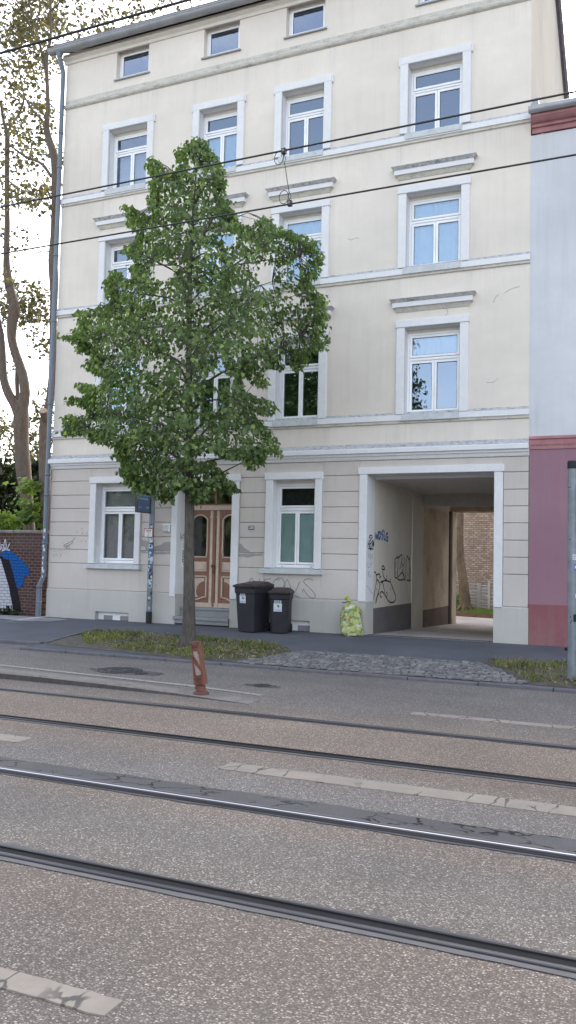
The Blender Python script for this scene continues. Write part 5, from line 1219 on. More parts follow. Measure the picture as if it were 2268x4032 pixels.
# ------------------------------------------------------------------ wheelie bins
def make_bin(label, loc, rot, w, d, h, sticker_z):
    t = thing('wheelie_bin', label, 'bin', loc, 'wheelie bins by the house wall', rot)
    hb = h*.90; wb, db = w*.80, d*.68          # foot; front at local -y
    b = MB(); zs = [.02, hb*.9, hb*.93, hb]; k = [0, 1, 1.0, 1.0]
    def ring(z, f, g=0):
        W = (wb+(w*.94-wb)*f)/2+g; y0 = -d/2*.78-(d*.18/2)*f-g; y1 = d*.30+(d*.16)*f+g; c = .05
        return [(-W+c, y0, z), (W-c, y0, z), (W, y0+c, z), (W, y1-c, z), (W-c, y1, z), (-W+c, y1, z), (-W, y1-c, z), (-W, y0+c, z)]
    R = [ring(.02, 0), ring(.10, .08), ring(hb*.86, .95), ring(hb*.88, .97, .016), ring(hb*.985, 1.0, .02), ring(hb, 1.0, .012)]
    V = [p for r in R for p in r]; Fc = [(i*8+j, i*8+(j+1) % 8, (i+1)*8+(j+1) % 8, (i+1)*8+j) for i in range(5) for j in range(8)]
    b.add(V, Fc, 'bin'); b.face(list(reversed(R[0])), 'bin'); b.face(R[-1], 'bin')
    for s in (-1, 1): b.box(s*(w*.40)-.015, s*(w*.40)+.015, d*.30, d*.40, .10, hb*.8, 'bin')
    b.build('body', t)
    l = MB(); W = w/2+.012; y0, y1 = -d/2-.035, d/2-.03
    def lr(z, g, t_=0): return [(-W+g+.04, y0+g, z), (W-g-.04, y0+g, z), (W-g, y0+g+.04, z), (W-g, y1-g, z+t_), (-W+g, y1-g, z+t_), (-W+g, y0+g+.04, z)]
    R = [lr(hb+.002, .0), lr(hb+.035, -.012, .015), lr(hb+.055, .015, .03), lr(hb+.075, .06, .045), lr(hb+.085, .10, .05)]
    V = [p for r in R for p in r]; l.add(V, [(i*6+j, i*6+(j+1) % 6, (i+1)*6+(j+1) % 6, (i+1)*6+j) for i in range(4) for j in range(6)], 'binlid'); l.face(R[-1], 'binlid'); l.face(list(reversed(R[0])), 'binlid')
    for s in (-1, 1): l.box(s*w*.30-.05, s*w*.30+.05, y0-.012, y0+.05, hb+.02, hb+.055, 'binlid')
    l.build('lid', t)
    g = MB(); zc = hb+.055; yh = d/2+.02
    g.tube([(-w*.46, yh, zc), (w*.46, yh, zc)], .016, 'bin', 8)
    for s in (-1, -.35, .35, 1): g.box(s*w*.44-.02, s*w*.44+.02, d*.40, yh+.005, zc-.075, zc+.022, 'bin')
    g.build('handle', t)
    for s in (-1, 1):
        wl = MB(); r = .10; wl.lathe((s*(w*.40), d*.42, r), [(.02, -.028), (r*.72, -.028), (r*.95, -.022), (r, -.01), (r, .01), (r*.95, .022), (r*.72, .028), (.02, .028)], 'rubber', 22, True, (Y3, Z3, X3)); wl.lathe((s*(w*.40), d*.42, r), [(.001, -.032), (r*.55, -.030), (r*.6, -.026)], 'bin', 16, True, (Y3, Z3, X3)); wl.lathe((s*(w*.40), d*.42, r), [(r*.6, .026), (r*.55, .030), (.001, .032)], 'bin', 16, True, (Y3, Z3, X3)); wl.build('wheel', t)
    # white collection stickers on the front
    fy = lambda z: -d/2*.78-(d*.18/2)*((z-.02)/(hb*.9))-.004
    sl = (fy(.8)-fy(.2))/.6; up = Vector((0, sl, 1)).normalized(); n = Vector((0, -1, sl)).normalized(); z = sticker_z; sw = .082 if w > .53 else .088; cx = -w*.04
    c = Vector((cx, fy(z)-.003, z)); s = MB(); s.obox(c, X3, up, n, sw, sw*.98, .0015, 'sticker'); c2 = c+up*(sw+.032); s.obox(c2, X3, up, n, sw*.82, .026, .0015, 'sticker'); so = s.build('collection_sticker', t)
    k = MB(); letter(k, 'SAS', .052, 'ink', c2+n*.003, X3, up, .0022, 1.35); q = c+n*.003
    letter(k, 'SCHWERIN', .026, 'ink', q-up*.058, X3, up, .0003, .95); letter(k, 'stadtwirtschaft', .014, 'inkpale', q-up*.034, X3, up, 0, 1)
    def pl(pts, m): k.face([q+X3*x+up*y_+n*.0006 for x, y_ in pts], m)
    pl([(-.030, .055), (-.012, .030), (.002, .028), (.006, .044), (-.004, .062), (-.02, .066)], 'leafyellow'); pl([(-.012, .012), (.010, .0), (.034, .006), (.036, .030), (.014, .040), (.0, .030)], 'leafgreen'); pl([(.004, .042), (.020, .044), (.030, .036), (.022, .058), (.006, .060)], 'stickerdark')
    k.build('sticker_print', so)
make_bin('larger dark wheelie bin with white sticker, left of the smaller bin beside the steps', (-7.93, 16.42, gz(16.3)), math.radians(-14), .55, .70, 1.05, .70)
make_bin('smaller dark wheelie bin with white sticker, right of the bigger bin', (-7.30, 16.46, gz(16.4)), math.radians(12), .45, .48, .92, .55)
# ------------------------------------------------------------------ yellow sack
def make_sack():
    c = Vector((-5.76, 16.66, gz(16.6)))
    t = thing('rubbish_sack', 'full translucent yellow plastic sack leaning by the gateway', 'sack', tuple(c))
    rr = random.Random(6); b = MB(); n = 30; prof = [(.0, .0), (.18, .0), (.225, .03), (.235, .12), (.23, .24), (.22, .36), (.205, .47), (.18, .56), (.14, .62), (.09, .655), (.045, .68), (.03, .71)]
    V = []
    for i, (r, z) in enumerate(prof):
        for k in range(n):
            a = 2*PI*k/n; f = 1+.10*math.sin(3*a+i*.9)+.06*math.sin(7*a+i*1.7)+rr.uniform(-.05, .05)
            V.append(c+Vector((r*f*math.cos(a)*1.0-.10*(z/.79)**2*1.0, r*f*math.sin(a)*.8+.06*z, z*1.0+rr.uniform(-.008, .008)*(z > 0))))
    b.add(V, [(i*n+k, i*n+(k+1) % n, (i+1)*n+(k+1) % n, (i+1)*n+k) for i in range(len(prof)-1) for k in range(n)], 'bag', True); b.build('sack_body', t)
    k = MB(); top = c+Vector((-.08, .05, .70))
    k.tube([top-Z3*.03, top+Vector((-.03, 0, .03)), top+Vector((-.06, -.01, .075)), top+Vector((-.075, -.02, .10))], [.03, .026, .04, .055], 'bagneck', 9); k.build('tied_neck', t)
    d = MB(); d.tube([top+Vector((.03, -.03, .0)), top+Vector((-.03, -.035, .005)), top+Vector((-.09, -.05, -.015)), top+Vector((-.15, -.06, -.02))], .010, 'black', 6); d.build('drawstring', t)
    for dx, dz, m, s_, a_ in ((.0, .50, 'sticker', .085, .3), (-.02, .34, 'inkpale', .03, .8), (.03, .28, 'sticker', .035, .9), (-.165, .40, 'yellow', .06, 0), (.12, .44, 'leafgreen', .07, .2), (.14, .22, 'red', .03, .4), (.10, .53, 'red', .025, .1), (-.06, .40, 'white', .05, .5), (.02, .10, 'leafyellow', .06, .2)):
        pass
make_sack()
# ------------------------------------------------------------------ overhead line of the tramway
def make_wires():
    def wire(name, y, z, sag, r, label, slope=0):
        t = MB(); pts = [(x, y, z+slope*(x+4)+sag*((x+4)/30)**2) for x in range(-64, 45, 4)]; t.tube(pts, r, 'wire', 6); o = t.build(name, None, (-4, y, z)); tag(o, label, 'wire', 'overhead wires of the tramway'); return o
    wire('overhead_wire', 7.74, 5.925, .25, .0095, 'upper cable that the hanger is clamped to, crossing the third storey', .0095)
    wire('overhead_wire', 7.74, 5.345, .05, .009, 'lower contact wire below the hanger, crossing in front of the street tree', .0095)
    wire('overhead_wire', 4.6, 5.355, .05, .009, 'single dark wire at the upper left in front of the bare branches', .001)
    t = thing('wire_hanger', 'thin hanger with looped ends tying the upper cable to the lower wire', 'wire hanger', (-3.5, 7.74, 5.4))
    y = 7.74; h = MB(); h.tube([(-3.50, y, 5.80), (-3.47, y, 5.63), (-3.44, y, 5.47)], .0045, 'wire', 5)
    for (cx, cz, s) in ((-3.505, 5.83, 1), (-3.437, 5.445, -1)):
        h.tube([(cx-.0, y, cz+.055*s), (cx-.016, y, cz+.01*s), (cx, y, cz-.035*s), (cx+.016, y, cz+.01*s), (cx, y, cz+.055*s)], .004, 'wire', 5)
    h.build('dropper', t)
    for (px_, pz, cx, cz) in ((-3.51, 5.925, -3.565, 5.86), (-3.43, 5.36, -3.50, 5.435)):
        c = MB(); c.box(px_-.022, px_+.022, y-.02, y+.02, pz-.03, pz+.025, 'iron'); c.box(px_-.010, px_+.010, y-.025, y-.02, pz-.012, pz+.012, 'galv'); c.build('clamp', t)
        l = MB(); l.tube([(cx+.052*math.cos(a), y, cz+.07*math.sin(a)) for a in [2*PI*k/18 for k in range(19)]], .004, 'wire', 5, False); l.build('slack_loop', t)
make_wires()
# ------------------------------------------------------------------ leaves and trees
def heart_leaf(mb_v, mb_f, p, tip, side, nrm, L, fold=.22):
    i = len(mb_v); w = L*.44
    b = p; f = nrm*(w*fold)
    mb_v += [b, b+tip*(L*.12)+side*w*.85+f, b+tip*(L*.52)+side*w*.86+f, b+tip*L-nrm*(L*(.05+.3*abs(math.sin(i*1.7)))), b+tip*(L*.52)-side*w*.86+f, b+tip*(L*.12)-side*w*.85+f]
    mb_f += [(i, i+1, i+2, i+3), (i, i+3, i+4, i+5)]
def maple_leaf(mb_v, mb_f, p, tip, side, nrm, L, fold=.1):
    i = len(mb_v); P = [(0, 0), (.30, .10), (.52, .05), (.42, .34), (.60, .62), (.26, .58), (0, 1), (-.26, .58), (-.60, .62), (-.42, .34), (-.52, .05), (-.30, .10)]
    mb_v += [p+side*(x*L*.95)+tip*(y*L)+nrm*(abs(x)*fold*L) for x, y in P]; mb_f += [(i, i+1, i+2, i+3, i+4, i+5, i+6), (i, i+6, i+7, i+8, i+9, i+10, i+11)]
def rnd_dir(rr): 
    while True:
        v = Vector((rr.uniform(-1, 1), rr.uniform(-1, 1), rr.uniform(-1, 1)))
        if .05 < v.length < 1: return v.normalized()
def leaf_object(name, V, Fc, m, parent, origin=None):
    mb = MB(); mb.add(V, Fc, m, True); return mb.build(name, parent)
OUTL = [(9.43, -7.95, -7.55), (9.15, -8.30, -7.45), (8.75, -8.75, -7.2), (8.45, -8.85, -7.0), (8.05, -9.05, -6.95), (7.75, -9.2, -6.35), (7.35, -9.35, -5.55), (7.0, -9.6, -5.25), (6.6, -9.6, -5.45), (6.35, -10.05, -5.5), (6.1, -10.5, -5.15), (5.8, -10.2, -5.12), (5.5, -9.9, -5.2), (5.2, -10.0, -5.5), (4.95, -10.4, -5.95), (4.6, -10.2, -6.3), (4.3, -10.5, -6.1), (4.05, -10.35, -6.35), (3.75, -9.5, -6.1), (3.5, -9.2, -6.3), (3.2, -9.1, -6.85), (2.95, -8.9, -6.9), (2.75, -8.3, -7.6)]
def ext(z):
    if z >= OUTL[0][0]: return OUTL[0][1:]
    for (za, la, ra), (zb, lb, rb) in zip(OUTL, OUTL[1:]):
        if zb <= z <= za:
            t = (za-z)/(za-zb); return la+(lb-la)*t, ra+(rb-ra)*t
    return OUTL[-1][1:]
def make_street_tree():
    bx, by = -7.65, 13.2
    t = thing('street_tree', 'young lime tree with dense dark green crown standing in the grass strip', 'tree', (bx, by, .08))
    rr = random.Random(21)
    tr = [(-7.65, 13.2, -.02), (-7.65, 13.2, .10), (-7.64, 13.2, .30), (-7.65, 13.2, .9), (-7.68, 13.2, 1.8), (-7.70, 13.2, 2.8), (-7.74, 13.2, 3.9), (-7.81, 13.22, 5.3), (-7.82, 13.2, 6.8), (-7.78, 13.18, 8.1), (-7.74, 13.2, 9.15)]
    rd = [.23, .17, .130, .108, .092, .083, .072, .055, .04, .024, .008]
    P, R = smooth3(tr, rd, 3); k = MB(); k.tube(P, R, 'bark', 14)
    for a in range(6):      # root flare
        an = a*1.05+.3; d = Vector((math.cos(an), math.sin(an), 0)); o = Vector((bx, by, 0)); k.tube([o+d*.06+Z3*.34, o+d*.15+Z3*.14, o+d*.27+Z3*.03], [.06, .055, .02], 'bark', 7)
    k.build('trunk', t)
    br = MB(); V = []; Fc = []
    def spray(c, out, n, spread, big=1.0):
        core = Vector((-7.75, by, min(max(c.z, 3.6), 8.4)))
        tw = (out+Vector((0, 0, -.35))).normalized()
        for _ in range(n):
            p = c+Vector((rr.gauss(0, spread), rr.gauss(0, spread), rr.gauss(0, spread*.75)))
            tip = (out*.5+Vector((rr.gauss(0, .55), rr.gauss(0, .55), -.75+rr.gauss(0, .4)))).normalized()
            nr = (out*.5+Vector((rr.gauss(0, .45), rr.gauss(0, .45)-.25, .65+rr.gauss(0, .4)))).normalized(); sd = tip.cross(nr)
            if sd.length < .1: continue
            sd.normalize(); nr = sd.cross(tip).normalized(); L = rr.uniform(.050, .102)*big
            if ok(p+(core-p).normalized()*rr.uniform(0, .13)): heart_leaf(V, Fc, p, tip, sd, nr, L)
    def trunk_at(z):
        for p, q in zip(P, P[1:]):
            if p.z <= z <= q.z: return p+(q-p)*((z-p.z)/max(1e-6, q.z-p.z))
        return P[-1]
    # clumps that fill the measured outline, with a rounded depth
    ox = [p[0] for p in CROWN_OUT]; oz = [p[1] for p in CROWN_OUT]
    def flat(p):        # silhouette position as it is seen from across the street
        k = by/p.y; return p.x*k, CAM_H+(p.z-CAM_H)*k
    def ok(p, m=1.0):
        x, z = flat(p)
        return inside(x, z, CROWN_OUT) and not any(((x-hx)/(ha*m+.001))**2+((z-hz_)/(hb*m+.001))**2 < 1 for hx, hz_, ha, hb in HOLES)
    cl = []; tries = 0
    while len(cl) < 1150 and tries < 60000:
        tries += 1; z = rr.uniform(min(oz), max(oz)); x = rr.uniform(min(ox), max(ox))
        l, r = ext(z); hw = (r-l)/2; u = min(1, abs((x-(l+r)/2)/max(.25, hw))); dep = max(.30, min(1.7, .30+.60*hw)*math.sqrt(max(0, 1-u*u*.9))); c = Vector((x, by+(dep*rr.uniform(-1, 1) if x < -6.2 else rr.uniform(.55, 1.5)), z))
        c.x = x*c.y/by; c.z = CAM_H+(z-CAM_H)*c.y/by
        if not ok(c, 1.15) or any((c-q).length < .165 for q in cl): continue
        cl.append(c)
    edge = []
    for i in range(len(CROWN_OUT)):
        (xa, za), (xb, zb) = CROWN_OUT[i], CROWN_OUT[(i+1) % len(CROWN_OUT)]
        for t_ in (.25, .75):
            x, z = xa+(xb-xa)*t_, za+(zb-za)*t_; cx, cz = x*.96+(-7.75)*.04, z*.985+5.8*.015
            ye = by+(rr.uniform(-.2, .2) if cx < -6.2 else rr.uniform(.6, 1.3)); edge.append(Vector((cx*ye/by, ye, CAM_H+(cz-CAM_H)*ye/by)))
    # scaffold limbs every so often; clumps hang on the nearest one
    limbs = []
    for i in range(46):
        z0 = 2.75+6.2*(i/46)**.95; a = i*2.4; 
        zt = z0+rr.uniform(.35, .9)*(1 if z0 < 7.5 else .5); l, r = ext(min(zt, 9.3)); dx = math.cos(a); hw = (r+.15-trunk_at(z0).x) if dx > 0 else (trunk_at(z0).x-l-.15)
        hw = max(.2, hw); e = Vector((trunk_at(z0).x+dx*hw*.85, by+math.sin(a)*min(1.5, .3+.6*(r-l)/2)*.85, zt)); s0 = trunk_at(z0); mid = s0+(e-s0)*.5+Vector((0, 0, .10)); q, rad = smooth3([s0, s0+(mid-s0)*.5+Z3*.08, mid, e], [.030 if z0 < 6 else .018, .022 if z0 < 6 else .014, .014, .005], 3); br.tube(q, rad, 'bark', 6); limbs.append(q)
    pts = [p for q in limbs for p in q[2:]]
    for c in cl+edge:
        near = min(pts, key=lambda p: (p-c).length); o = (c-trunk_at(c.z)); o.z *= .3; o = o.normalized() if o.length > .05 else rnd_dir(rr)
        if (near-c).length < .8 and ok((near+c)/2): br.tube([near, (near+c)/2+Vector((0, 0, .05)), c], [.007, .005, .003], 'bark', 4, False)
        spray(c, o, rr.randint(13, 20), .105)
    for c in edge: spray(c+rnd_dir(rr)*.04, (c-trunk_at(c.z)).normalized(), 13, .075)
    # a few paler young shoots
    br.build('branches', t); leaf_object('crown', V, Fc, 'linden', t)
CROWN_OUT = [(-7.78, 9.46), (-7.59, 9.33), (-7.52, 9.17), (-7.37, 9.07), (-7.29, 8.85), (-7.22, 8.75), (-7.26, 8.63), (-7.17, 8.52), (-7.27, 8.39), (-7.21, 8.27), (-7.02, 8.1), (-7.04, 7.92), (-6.96, 7.87), (-6.93, 7.76), (-6.73, 7.66), (-6.57, 7.49), (-6.52, 7.59), (-6.56, 7.7), (-6.46, 7.8), (-6.25, 7.75), (-6.21, 7.62), (-6.07, 7.53), (-5.88, 7.47), (-5.77, 7.38), (-5.64, 7.38), (-5.42, 7.24), (-5.32, 7.08), (-5.23, 6.86), (-5.31, 6.7), (-5.35, 6.56), (-5.53, 6.52), (-5.42, 6.4), (-5.4, 6.28), (-5.23, 6.28), (-5.14, 6.16), (-5.26, 6.04), (-5.14, 5.93), (-5.19, 5.79), (-5.09, 5.55), (-5.18, 5.39), (-5.14, 5.28), (-5.28, 5.31), (-5.5, 5.28), (-5.5, 5.11), (-5.64, 4.93), (-5.79, 4.99), (-5.85, 5.17), (-5.87, 5.32), (-6.09, 5.32), (-5.99, 4.99), (-6.13, 5.05), (-6.39, 5.1), (-6.38, 5.21), (-6.51, 5.36), (-6.57, 5.22), (-6.39, 5.0), (-6.27, 4.82), (-6.29, 4.7), (-6.46, 4.74), (-6.62, 4.91), (-6.81, 4.96), (-6.73, 4.67), (-6.53, 4.59), (-6.19, 4.46), (-6.05, 4.35), (-6.14, 4.19), (-6.26, 4.23), (-6.49, 4.31), (-6.64, 4.28), (-6.25, 4.05), (-6.21, 3.88), (-6.06, 3.8), (-5.98, 3.6), (-6.01, 3.48), (-6.18, 3.6), (-6.31, 3.54), (-6.29, 3.43), (-6.42, 3.37), (-6.46, 3.25), (-6.65, 3.36), (-6.73, 3.48), (-7.01, 3.49), (-7.25, 3.57), (-7.28, 3.39), (-7.1, 3.28), (-7.04, 3.17), (-6.78, 3.03), (-6.74, 2.89), (-6.95, 2.95), (-7.23, 3.0), (-7.38, 2.83), (-7.52, 2.72), (-7.65, 2.8), (-7.8, 3.05), (-7.96, 2.98), (-7.99, 2.76), (-8.2, 2.8), (-8.33, 2.77), (-8.5, 2.91), (-8.76, 2.92), (-8.93, 3.03), (-9.09, 3.14), (-8.99, 3.23), (-9.21, 3.27), (-9.12, 3.44), (-9.22, 3.55), (-9.42, 3.6), (-9.22, 3.74), (-9.4, 3.82), (-9.68, 3.87), (-9.93, 3.95), (-9.82, 4.02), (-10.14, 4.04), (-10.61, 4.06), (-10.47, 4.2), (-10.6, 4.4), (-10.39, 4.45), (-10.06, 4.38), (-9.83, 4.4), (-10.12, 4.61), (-10.57, 4.69), (-10.41, 4.8), (-10.08, 4.76), (-9.94, 4.83), (-10.32, 5.0), (-10.23, 5.06), (-9.86, 5.01), (-9.63, 4.96), (-9.5, 5.1), (-9.87, 5.24), (-10.11, 5.41), (-10.02, 5.5), (-9.83, 5.51), (-9.98, 5.63), (-10.3, 5.66), (-10.22, 5.81), (-10.41, 5.9), (-10.75, 6.01), (-10.7, 6.08), (-10.32, 5.97), (-10.37, 6.13), (-10.14, 6.15), (-10.41, 6.37), (-10.39, 6.52), (-9.97, 6.48), (-9.65, 6.53), (-9.47, 6.58), (-9.71, 6.84), (-9.67, 6.99), (-9.56, 7.05), (-9.54, 7.2), (-9.31, 7.14), (-9.17, 6.97), (-8.95, 6.98), (-9.09, 7.19), (-8.96, 7.29), (-9.31, 7.56), (-9.15, 7.65), (-8.98, 7.67), (-8.9, 7.85), (-9.17, 8.04), (-9.2, 8.2), (-9.27, 8.42), (-9.14, 8.44), (-8.96, 8.31), (-8.78, 8.17), (-8.6, 8.11), (-8.75, 8.51), (-8.62, 8.6), (-8.71, 8.77), (-8.58, 8.86), (-8.83, 9.08), (-8.77, 9.24), (-8.64, 9.24), (-8.42, 9.03), (-8.24, 8.88), (-8.08, 8.97), (-8.21, 9.25), (-8.09, 9.35), (-7.92, 9.31), (-7.94, 9.39)]
HOLES = [(-8.35, 7.06, 0.21, 0.22), (-6.34, 6.68, 0.18, 0.27), (-8.03, 5.44, 0.07, 0.18), (-7.9, 5.03, 0.07, 0.15), (-7.23, 4.9, 0.3, 0.14), (-7.36, 4.53, 0.18, 0.18), (-7.6, 7.32, 0.11, 0.08), (-7.08, 7.47, 0.16, 0.11), (-9.3, 4.58, 0.31, 0.05), (-7.52, 3.97, 0.18, 0.06), (-8.06, 3.57, 0.07, 0.09), (-6.52, 5.6, 0.19, 0.05), (-7.41, 3.54, 0.2, 0.09), (-6.92, 6.53, 0.12, 0.04), (-5.63, 6.94, 0.08, 0.09), (-8.54, 5.22, 0.06, 0.11), (-6.65, 4.7, 0.1, 0.07), (-8.99, 5.2, 0.05, 0.08), (-5.92, 6.42, 0.07, 0.05)]
make_street_tree()
def limb(mb, pts, rad, m, seg=10, sub=3):
    q, r = smooth3(pts, rad, sub); mb.tube(q, r, m, seg)
S_ = 2268/1449
def L2(x, y, Y): return at((x*.3883)/S_, (1100+y*.3883)/S_, Y)
def L1(x, y, Y): return at((x*.466)/S_, (y*.466)/S_, Y)
def make_park_trees():
    k2 = .3883/3320; 
    def rad(px, Y, k): return px*k*Y*1.37/3320/2      # image width -> radius at that depth
    # --- forked maple, nearer the left edge
    Y = 20.6
    T = thing('maple_tree', 'tall forked maple behind the brick wall, the left one, trunk swelling below its fork', 'tree', tuple(L2(300, 2560, Y)*1), 'maples behind the brick wall')
    m = MB()
    base = L2(300, 2500, Y); root = Vector((base.x+.12, Y, .05))
    a = [root, L2(295, 2480, Y), L2(275, 2250, Y), L2(240, 1950, Y), L2(218, 1650, Y), L2(215, 1420, Y), L2(225, 1300, Y), L2(255, 1150, Y), L2(228, 960, Y), L2(160, 760, Y), L2(118, 600, Y), L2(125, 430, Y), L2(150, 300, Y), L2(115, 150, Y), L2(85, 0, Y), L1(85, 2440, Y), L1(60, 2300, Y), L1(55, 2150, Y), L1(62, 1900, Y), L1(58, 1700, Y), L1(60, 1400, Y), L1(62, 1180, Y), L1(58, 1110, Y)]
    r = [.24]+[rad(w, Y, .3883) for w in (105, 112, 140, 135, 150, 120, 95, 92, 85, 84, 100, 105, 88, 85)]+[rad(w, Y, .466) for w in (75, 62, 50, 43, 40, 38, 40, 34)]
    limb(m, a, r, 'bark2', 14, 2)
    limb(m, [L2(210, 1420, Y), L2(150, 1270, Y), L2(88, 1160, Y), L2(35, 1000, Y), L2(20, 760, Y), L2(8, 560, Y), L2(-30, 380, Y), L2(-60, 100, Y), L2(-40, -300, Y)], [rad(w, Y, .3883) for w in (110, 90, 88, 78, 76, 66, 60, 50, 40)], 'bark2', 12, 2)
    limb(m, [L2(178, 1320, Y+.1), L2(178, 1180, Y+.1), L2(172, 1020, Y+.1), L2(182, 880, Y+.05)], [rad(w, Y, .3883) for w in (56, 44, 42, 50)], 'bark2', 10, 2)
    for path, ws in (([(58, 1120), (30, 1020), (8, 900), (-20, 780)], (28, 24, 18, 14)), ([(66, 1110), (110, 1040), (160, 960), (195, 880), (200, 810), (185, 720), (170, 640), (155, 560)], (22, 18, 16, 16, 15, 14, 12, 8)), ([(195, 815), (140, 750), (70, 690), (0, 655), (-60, 620)], (13, 12, 11, 9, 7)), ([(75, 1530), (130, 1570), (200, 1610), (290, 1640), (360, 1670)], (12, 11, 10, 8, 6)), ([(130, 1580), (128, 1660), (85, 1650)], (7, 6, 4)), ([(80, 2120), (95, 2080), (150, 2060)], (12, 8, 4)), ([(88, 2460), (130, 2350), (160, 2250)], (16, 10, 5)), ([(50, 1480), (10, 1500), (-60, 1460)], (14, 12, 8))):
        limb(m, [L1(x, y, Y) for x, y in path], [rad(w, Y, .466) for w in ws], 'bark2', 7, 2)
    m.build('trunk', T)
    # --- second maple close to the corner of the house
    Yb = 19.6
    U = thing('maple_tree', 'second tall maple close to the downpipe with a sawn-off limb stub', 'tree', tuple(L2(460, 2560, Yb)), 'maples behind the brick wall')
    n = MB(); base = L2(468, 2500, Yb)
    b = [Vector((base.x, Yb, .05)), base, L2(462, 2200, Yb), L2(455, 1900, Yb), L2(455, 1600, Yb), L2(462, 1420, Yb), L2(500, 1270, Yb), L2(530, 1000, Yb), L2(538, 700, Yb), L2(540, 400, Yb), L2(548, 150, Yb), L1(455, 2350, Yb), L1(447, 2200, Yb), L1(462, 2000, Yb), L1(468, 1700, Yb), L1(464, 1400, Yb), L1(455, 1310, Yb), L1(415, 1180, Yb), L1(392, 1075, Yb), L1(406, 950, Yb), L1(403, 800, Yb), L1(396, 650, Yb), L1(386, 520, Yb), L1(402, 430, Yb), L1(428, 330, Yb), L1(428, 170, Yb), L1(425, 0, Yb), L1(430, -200, Yb)]
    w = [.24]+[rad(v, Yb, .3883) for v in (95, 100, 112, 104, 104, 82, 74, 70, 70, 74)]+[rad(v, Yb, .466) for v in (74, 74, 68, 60, 60, 66, 56, 50, 36, 32, 30, 44, 28, 22, 20, 18, 12)]
    limb(n, b, w, 'bark2', 14, 2)
    for path, ws in (([(395, 1080), (350, 1010), (270, 925), (225, 850), (200, 800)], (26, 22, 18, 15, 12)), ([(385, 1040), (378, 980), (330, 930), (240, 860)], (20, 16, 12, 8)), ([(385, 500), (352, 440), (338, 380), (322, 300), (300, 180)], (28, 24, 18, 14, 9)), ([(430, 1490), (380, 1410), (330, 1370), (210, 1320), (140, 1270), (85, 1225)], (26, 24, 22, 20, 17, 13)), ([(440, 1340), (390, 1310), (310, 1300)], (14, 11, 6)), ([(430, 1680), (390, 1580), (345, 1500)], (18, 14, 9)), ([(440, 1860), (420, 1800), (405, 1730)], (13, 9, 5)), ([(412, 2125), (350, 2120), (290, 2150), (262, 2125), (300, 2080), (290, 2020)], (11, 10, 9, 7, 5, 3)), ([(425, 880), (470, 930), (520, 960), (600, 1000)], (11, 10, 8, 6)), ([(428, 430), (470, 480), (510, 580)], (14, 12, 9)), ([(405, 800), (350, 760), (310, 700)], (9, 7, 4)), ([(430, 90), (480, 50), (560, -60)], (14, 11, 8)), ([(250, 200), (265, 120), (235, 0), (210, -100)], (13, 13, 13, 11)), ([(290, 330), (240, 200), (210, 60)], (12, 11, 9))):
        limb(n, [L1(x, y, Yb) for x, y in path], [rad(v, Yb, .466) for v in ws], 'bark2', 7, 2)
    limb(n, [L2(520, 620, Yb), L2(495, 640, Yb), L2(478, 660, Yb)], [.09, .06, .02], 'bark2', 8, 2)
    for path, ws in (([(515, 790), (380, 760), (270, 715), (180, 700)], (9, 9, 8, 5)), ([(345, 790), (300, 870), (270, 940)], (8, 6, 4)), ([(340, 795), (200, 810)], (7, 4)), ([(515, 450), (400, 410), (340, 405), (220, 440)], (10, 8, 7, 4))):
        limb(n, [L2(x, y, Yb) for x, y in path], [rad(v, Yb, .3883) for v in ws], 'bark2', 6, 2)
    n.build('trunk', U)
    s = MB(); a0 = L2(455, 1430, Yb-.1); a1 = L2(438, 1330, Yb-.34); s.tube([a0, (a0+a1)/2, a1], [.10, .115, .118], 'bark2', 14, False); dv = (a1-a0).normalized(); e1 = dv.cross(Z3).normalized(); s.lathe(a1, [(.118, 0), (.10, .008), (.001, .010)], 'cutwood', 16, True, (e1, dv.cross(e1), dv)); s.build('sawn_limb', U)
    # --- crowns: clumps at points of the photograph's crown, each tree its own leaves
    rr = random.Random(17)
    def crown(pts, m_, parent, n0, sp, size):
        tws = []
        V = []; Fc = []
        for c in pts:
            o = rnd_dir(rr)
            tws.append([c-o*.5+Vector((0, 0, -.1)), c, c+o*.3])
            for _ in range(int(n0*rr.uniform(.6, 1.4))):
                p = c+Vector((rr.gauss(0, sp), rr.gauss(0, sp), rr.gauss(0, sp*.7))); tip = Vector((rr.gauss(0, .6), rr.gauss(0, .6), -.6+rr.gauss(0, .4))).normalized(); nr = Vector((rr.gauss(0, .5), rr.gauss(0, .5), .8)).normalized(); sd = tip.cross(nr)
                if sd.length < .1: continue
                sd.normalize(); maple_leaf(V, Fc, p, tip, sd, sd.cross(tip).normalized(), rr.uniform(.085, .16)*size)
        mb = MB(); mb.add(V, Fc, m_, True)
        for q in tws: mb.tube(q, [.010, .007, .003], 'bark2', 4, False)
        mb.build('crown', parent)
    def sky_gap(x, y):     # x, y in the 515 x 2576 survey of the upper left
        G = [(190, 1850, 210, 110), (120, 1950, 100, 60), (330, 2130, 110, 130), (190, 780, 60, 60), (290, 1030, 75, 90), (90, 1330, 40, 60), (150, 560, 50, 40), (40, 800, 50, 60), (470, 330, 60, 60), (320, 800, 60, 70), (110, 450, 60, 30), (450, 1100, 30, 60)]
        return any(((x-a)/c)**2+((y-b)/d)**2 < 1 for a, b, c, d in G)
    A_, B_ = [], []
    while len(A_) < 105:
        x, y = rr.uniform(-160, 330), rr.uniform(-350, 2300)
        if not sky_gap(x, y): A_.append(L1(x, y, rr.uniform(19.4, 23)))
    while len(B_) < 150:
        x, y = rr.uniform(90, 560), rr.uniform(-400, 1790)
        if not sky_gap(x, y) and not (x > 470 and y > 420): B_.append(L1(x, y, rr.uniform(19.0, 22.5)))
    for _ in range(120): B_.append(at(rr.uniform(95, 480), rr.uniform(-120, 95), rr.uniform(21.5, 26)))      # behind and above the gutter
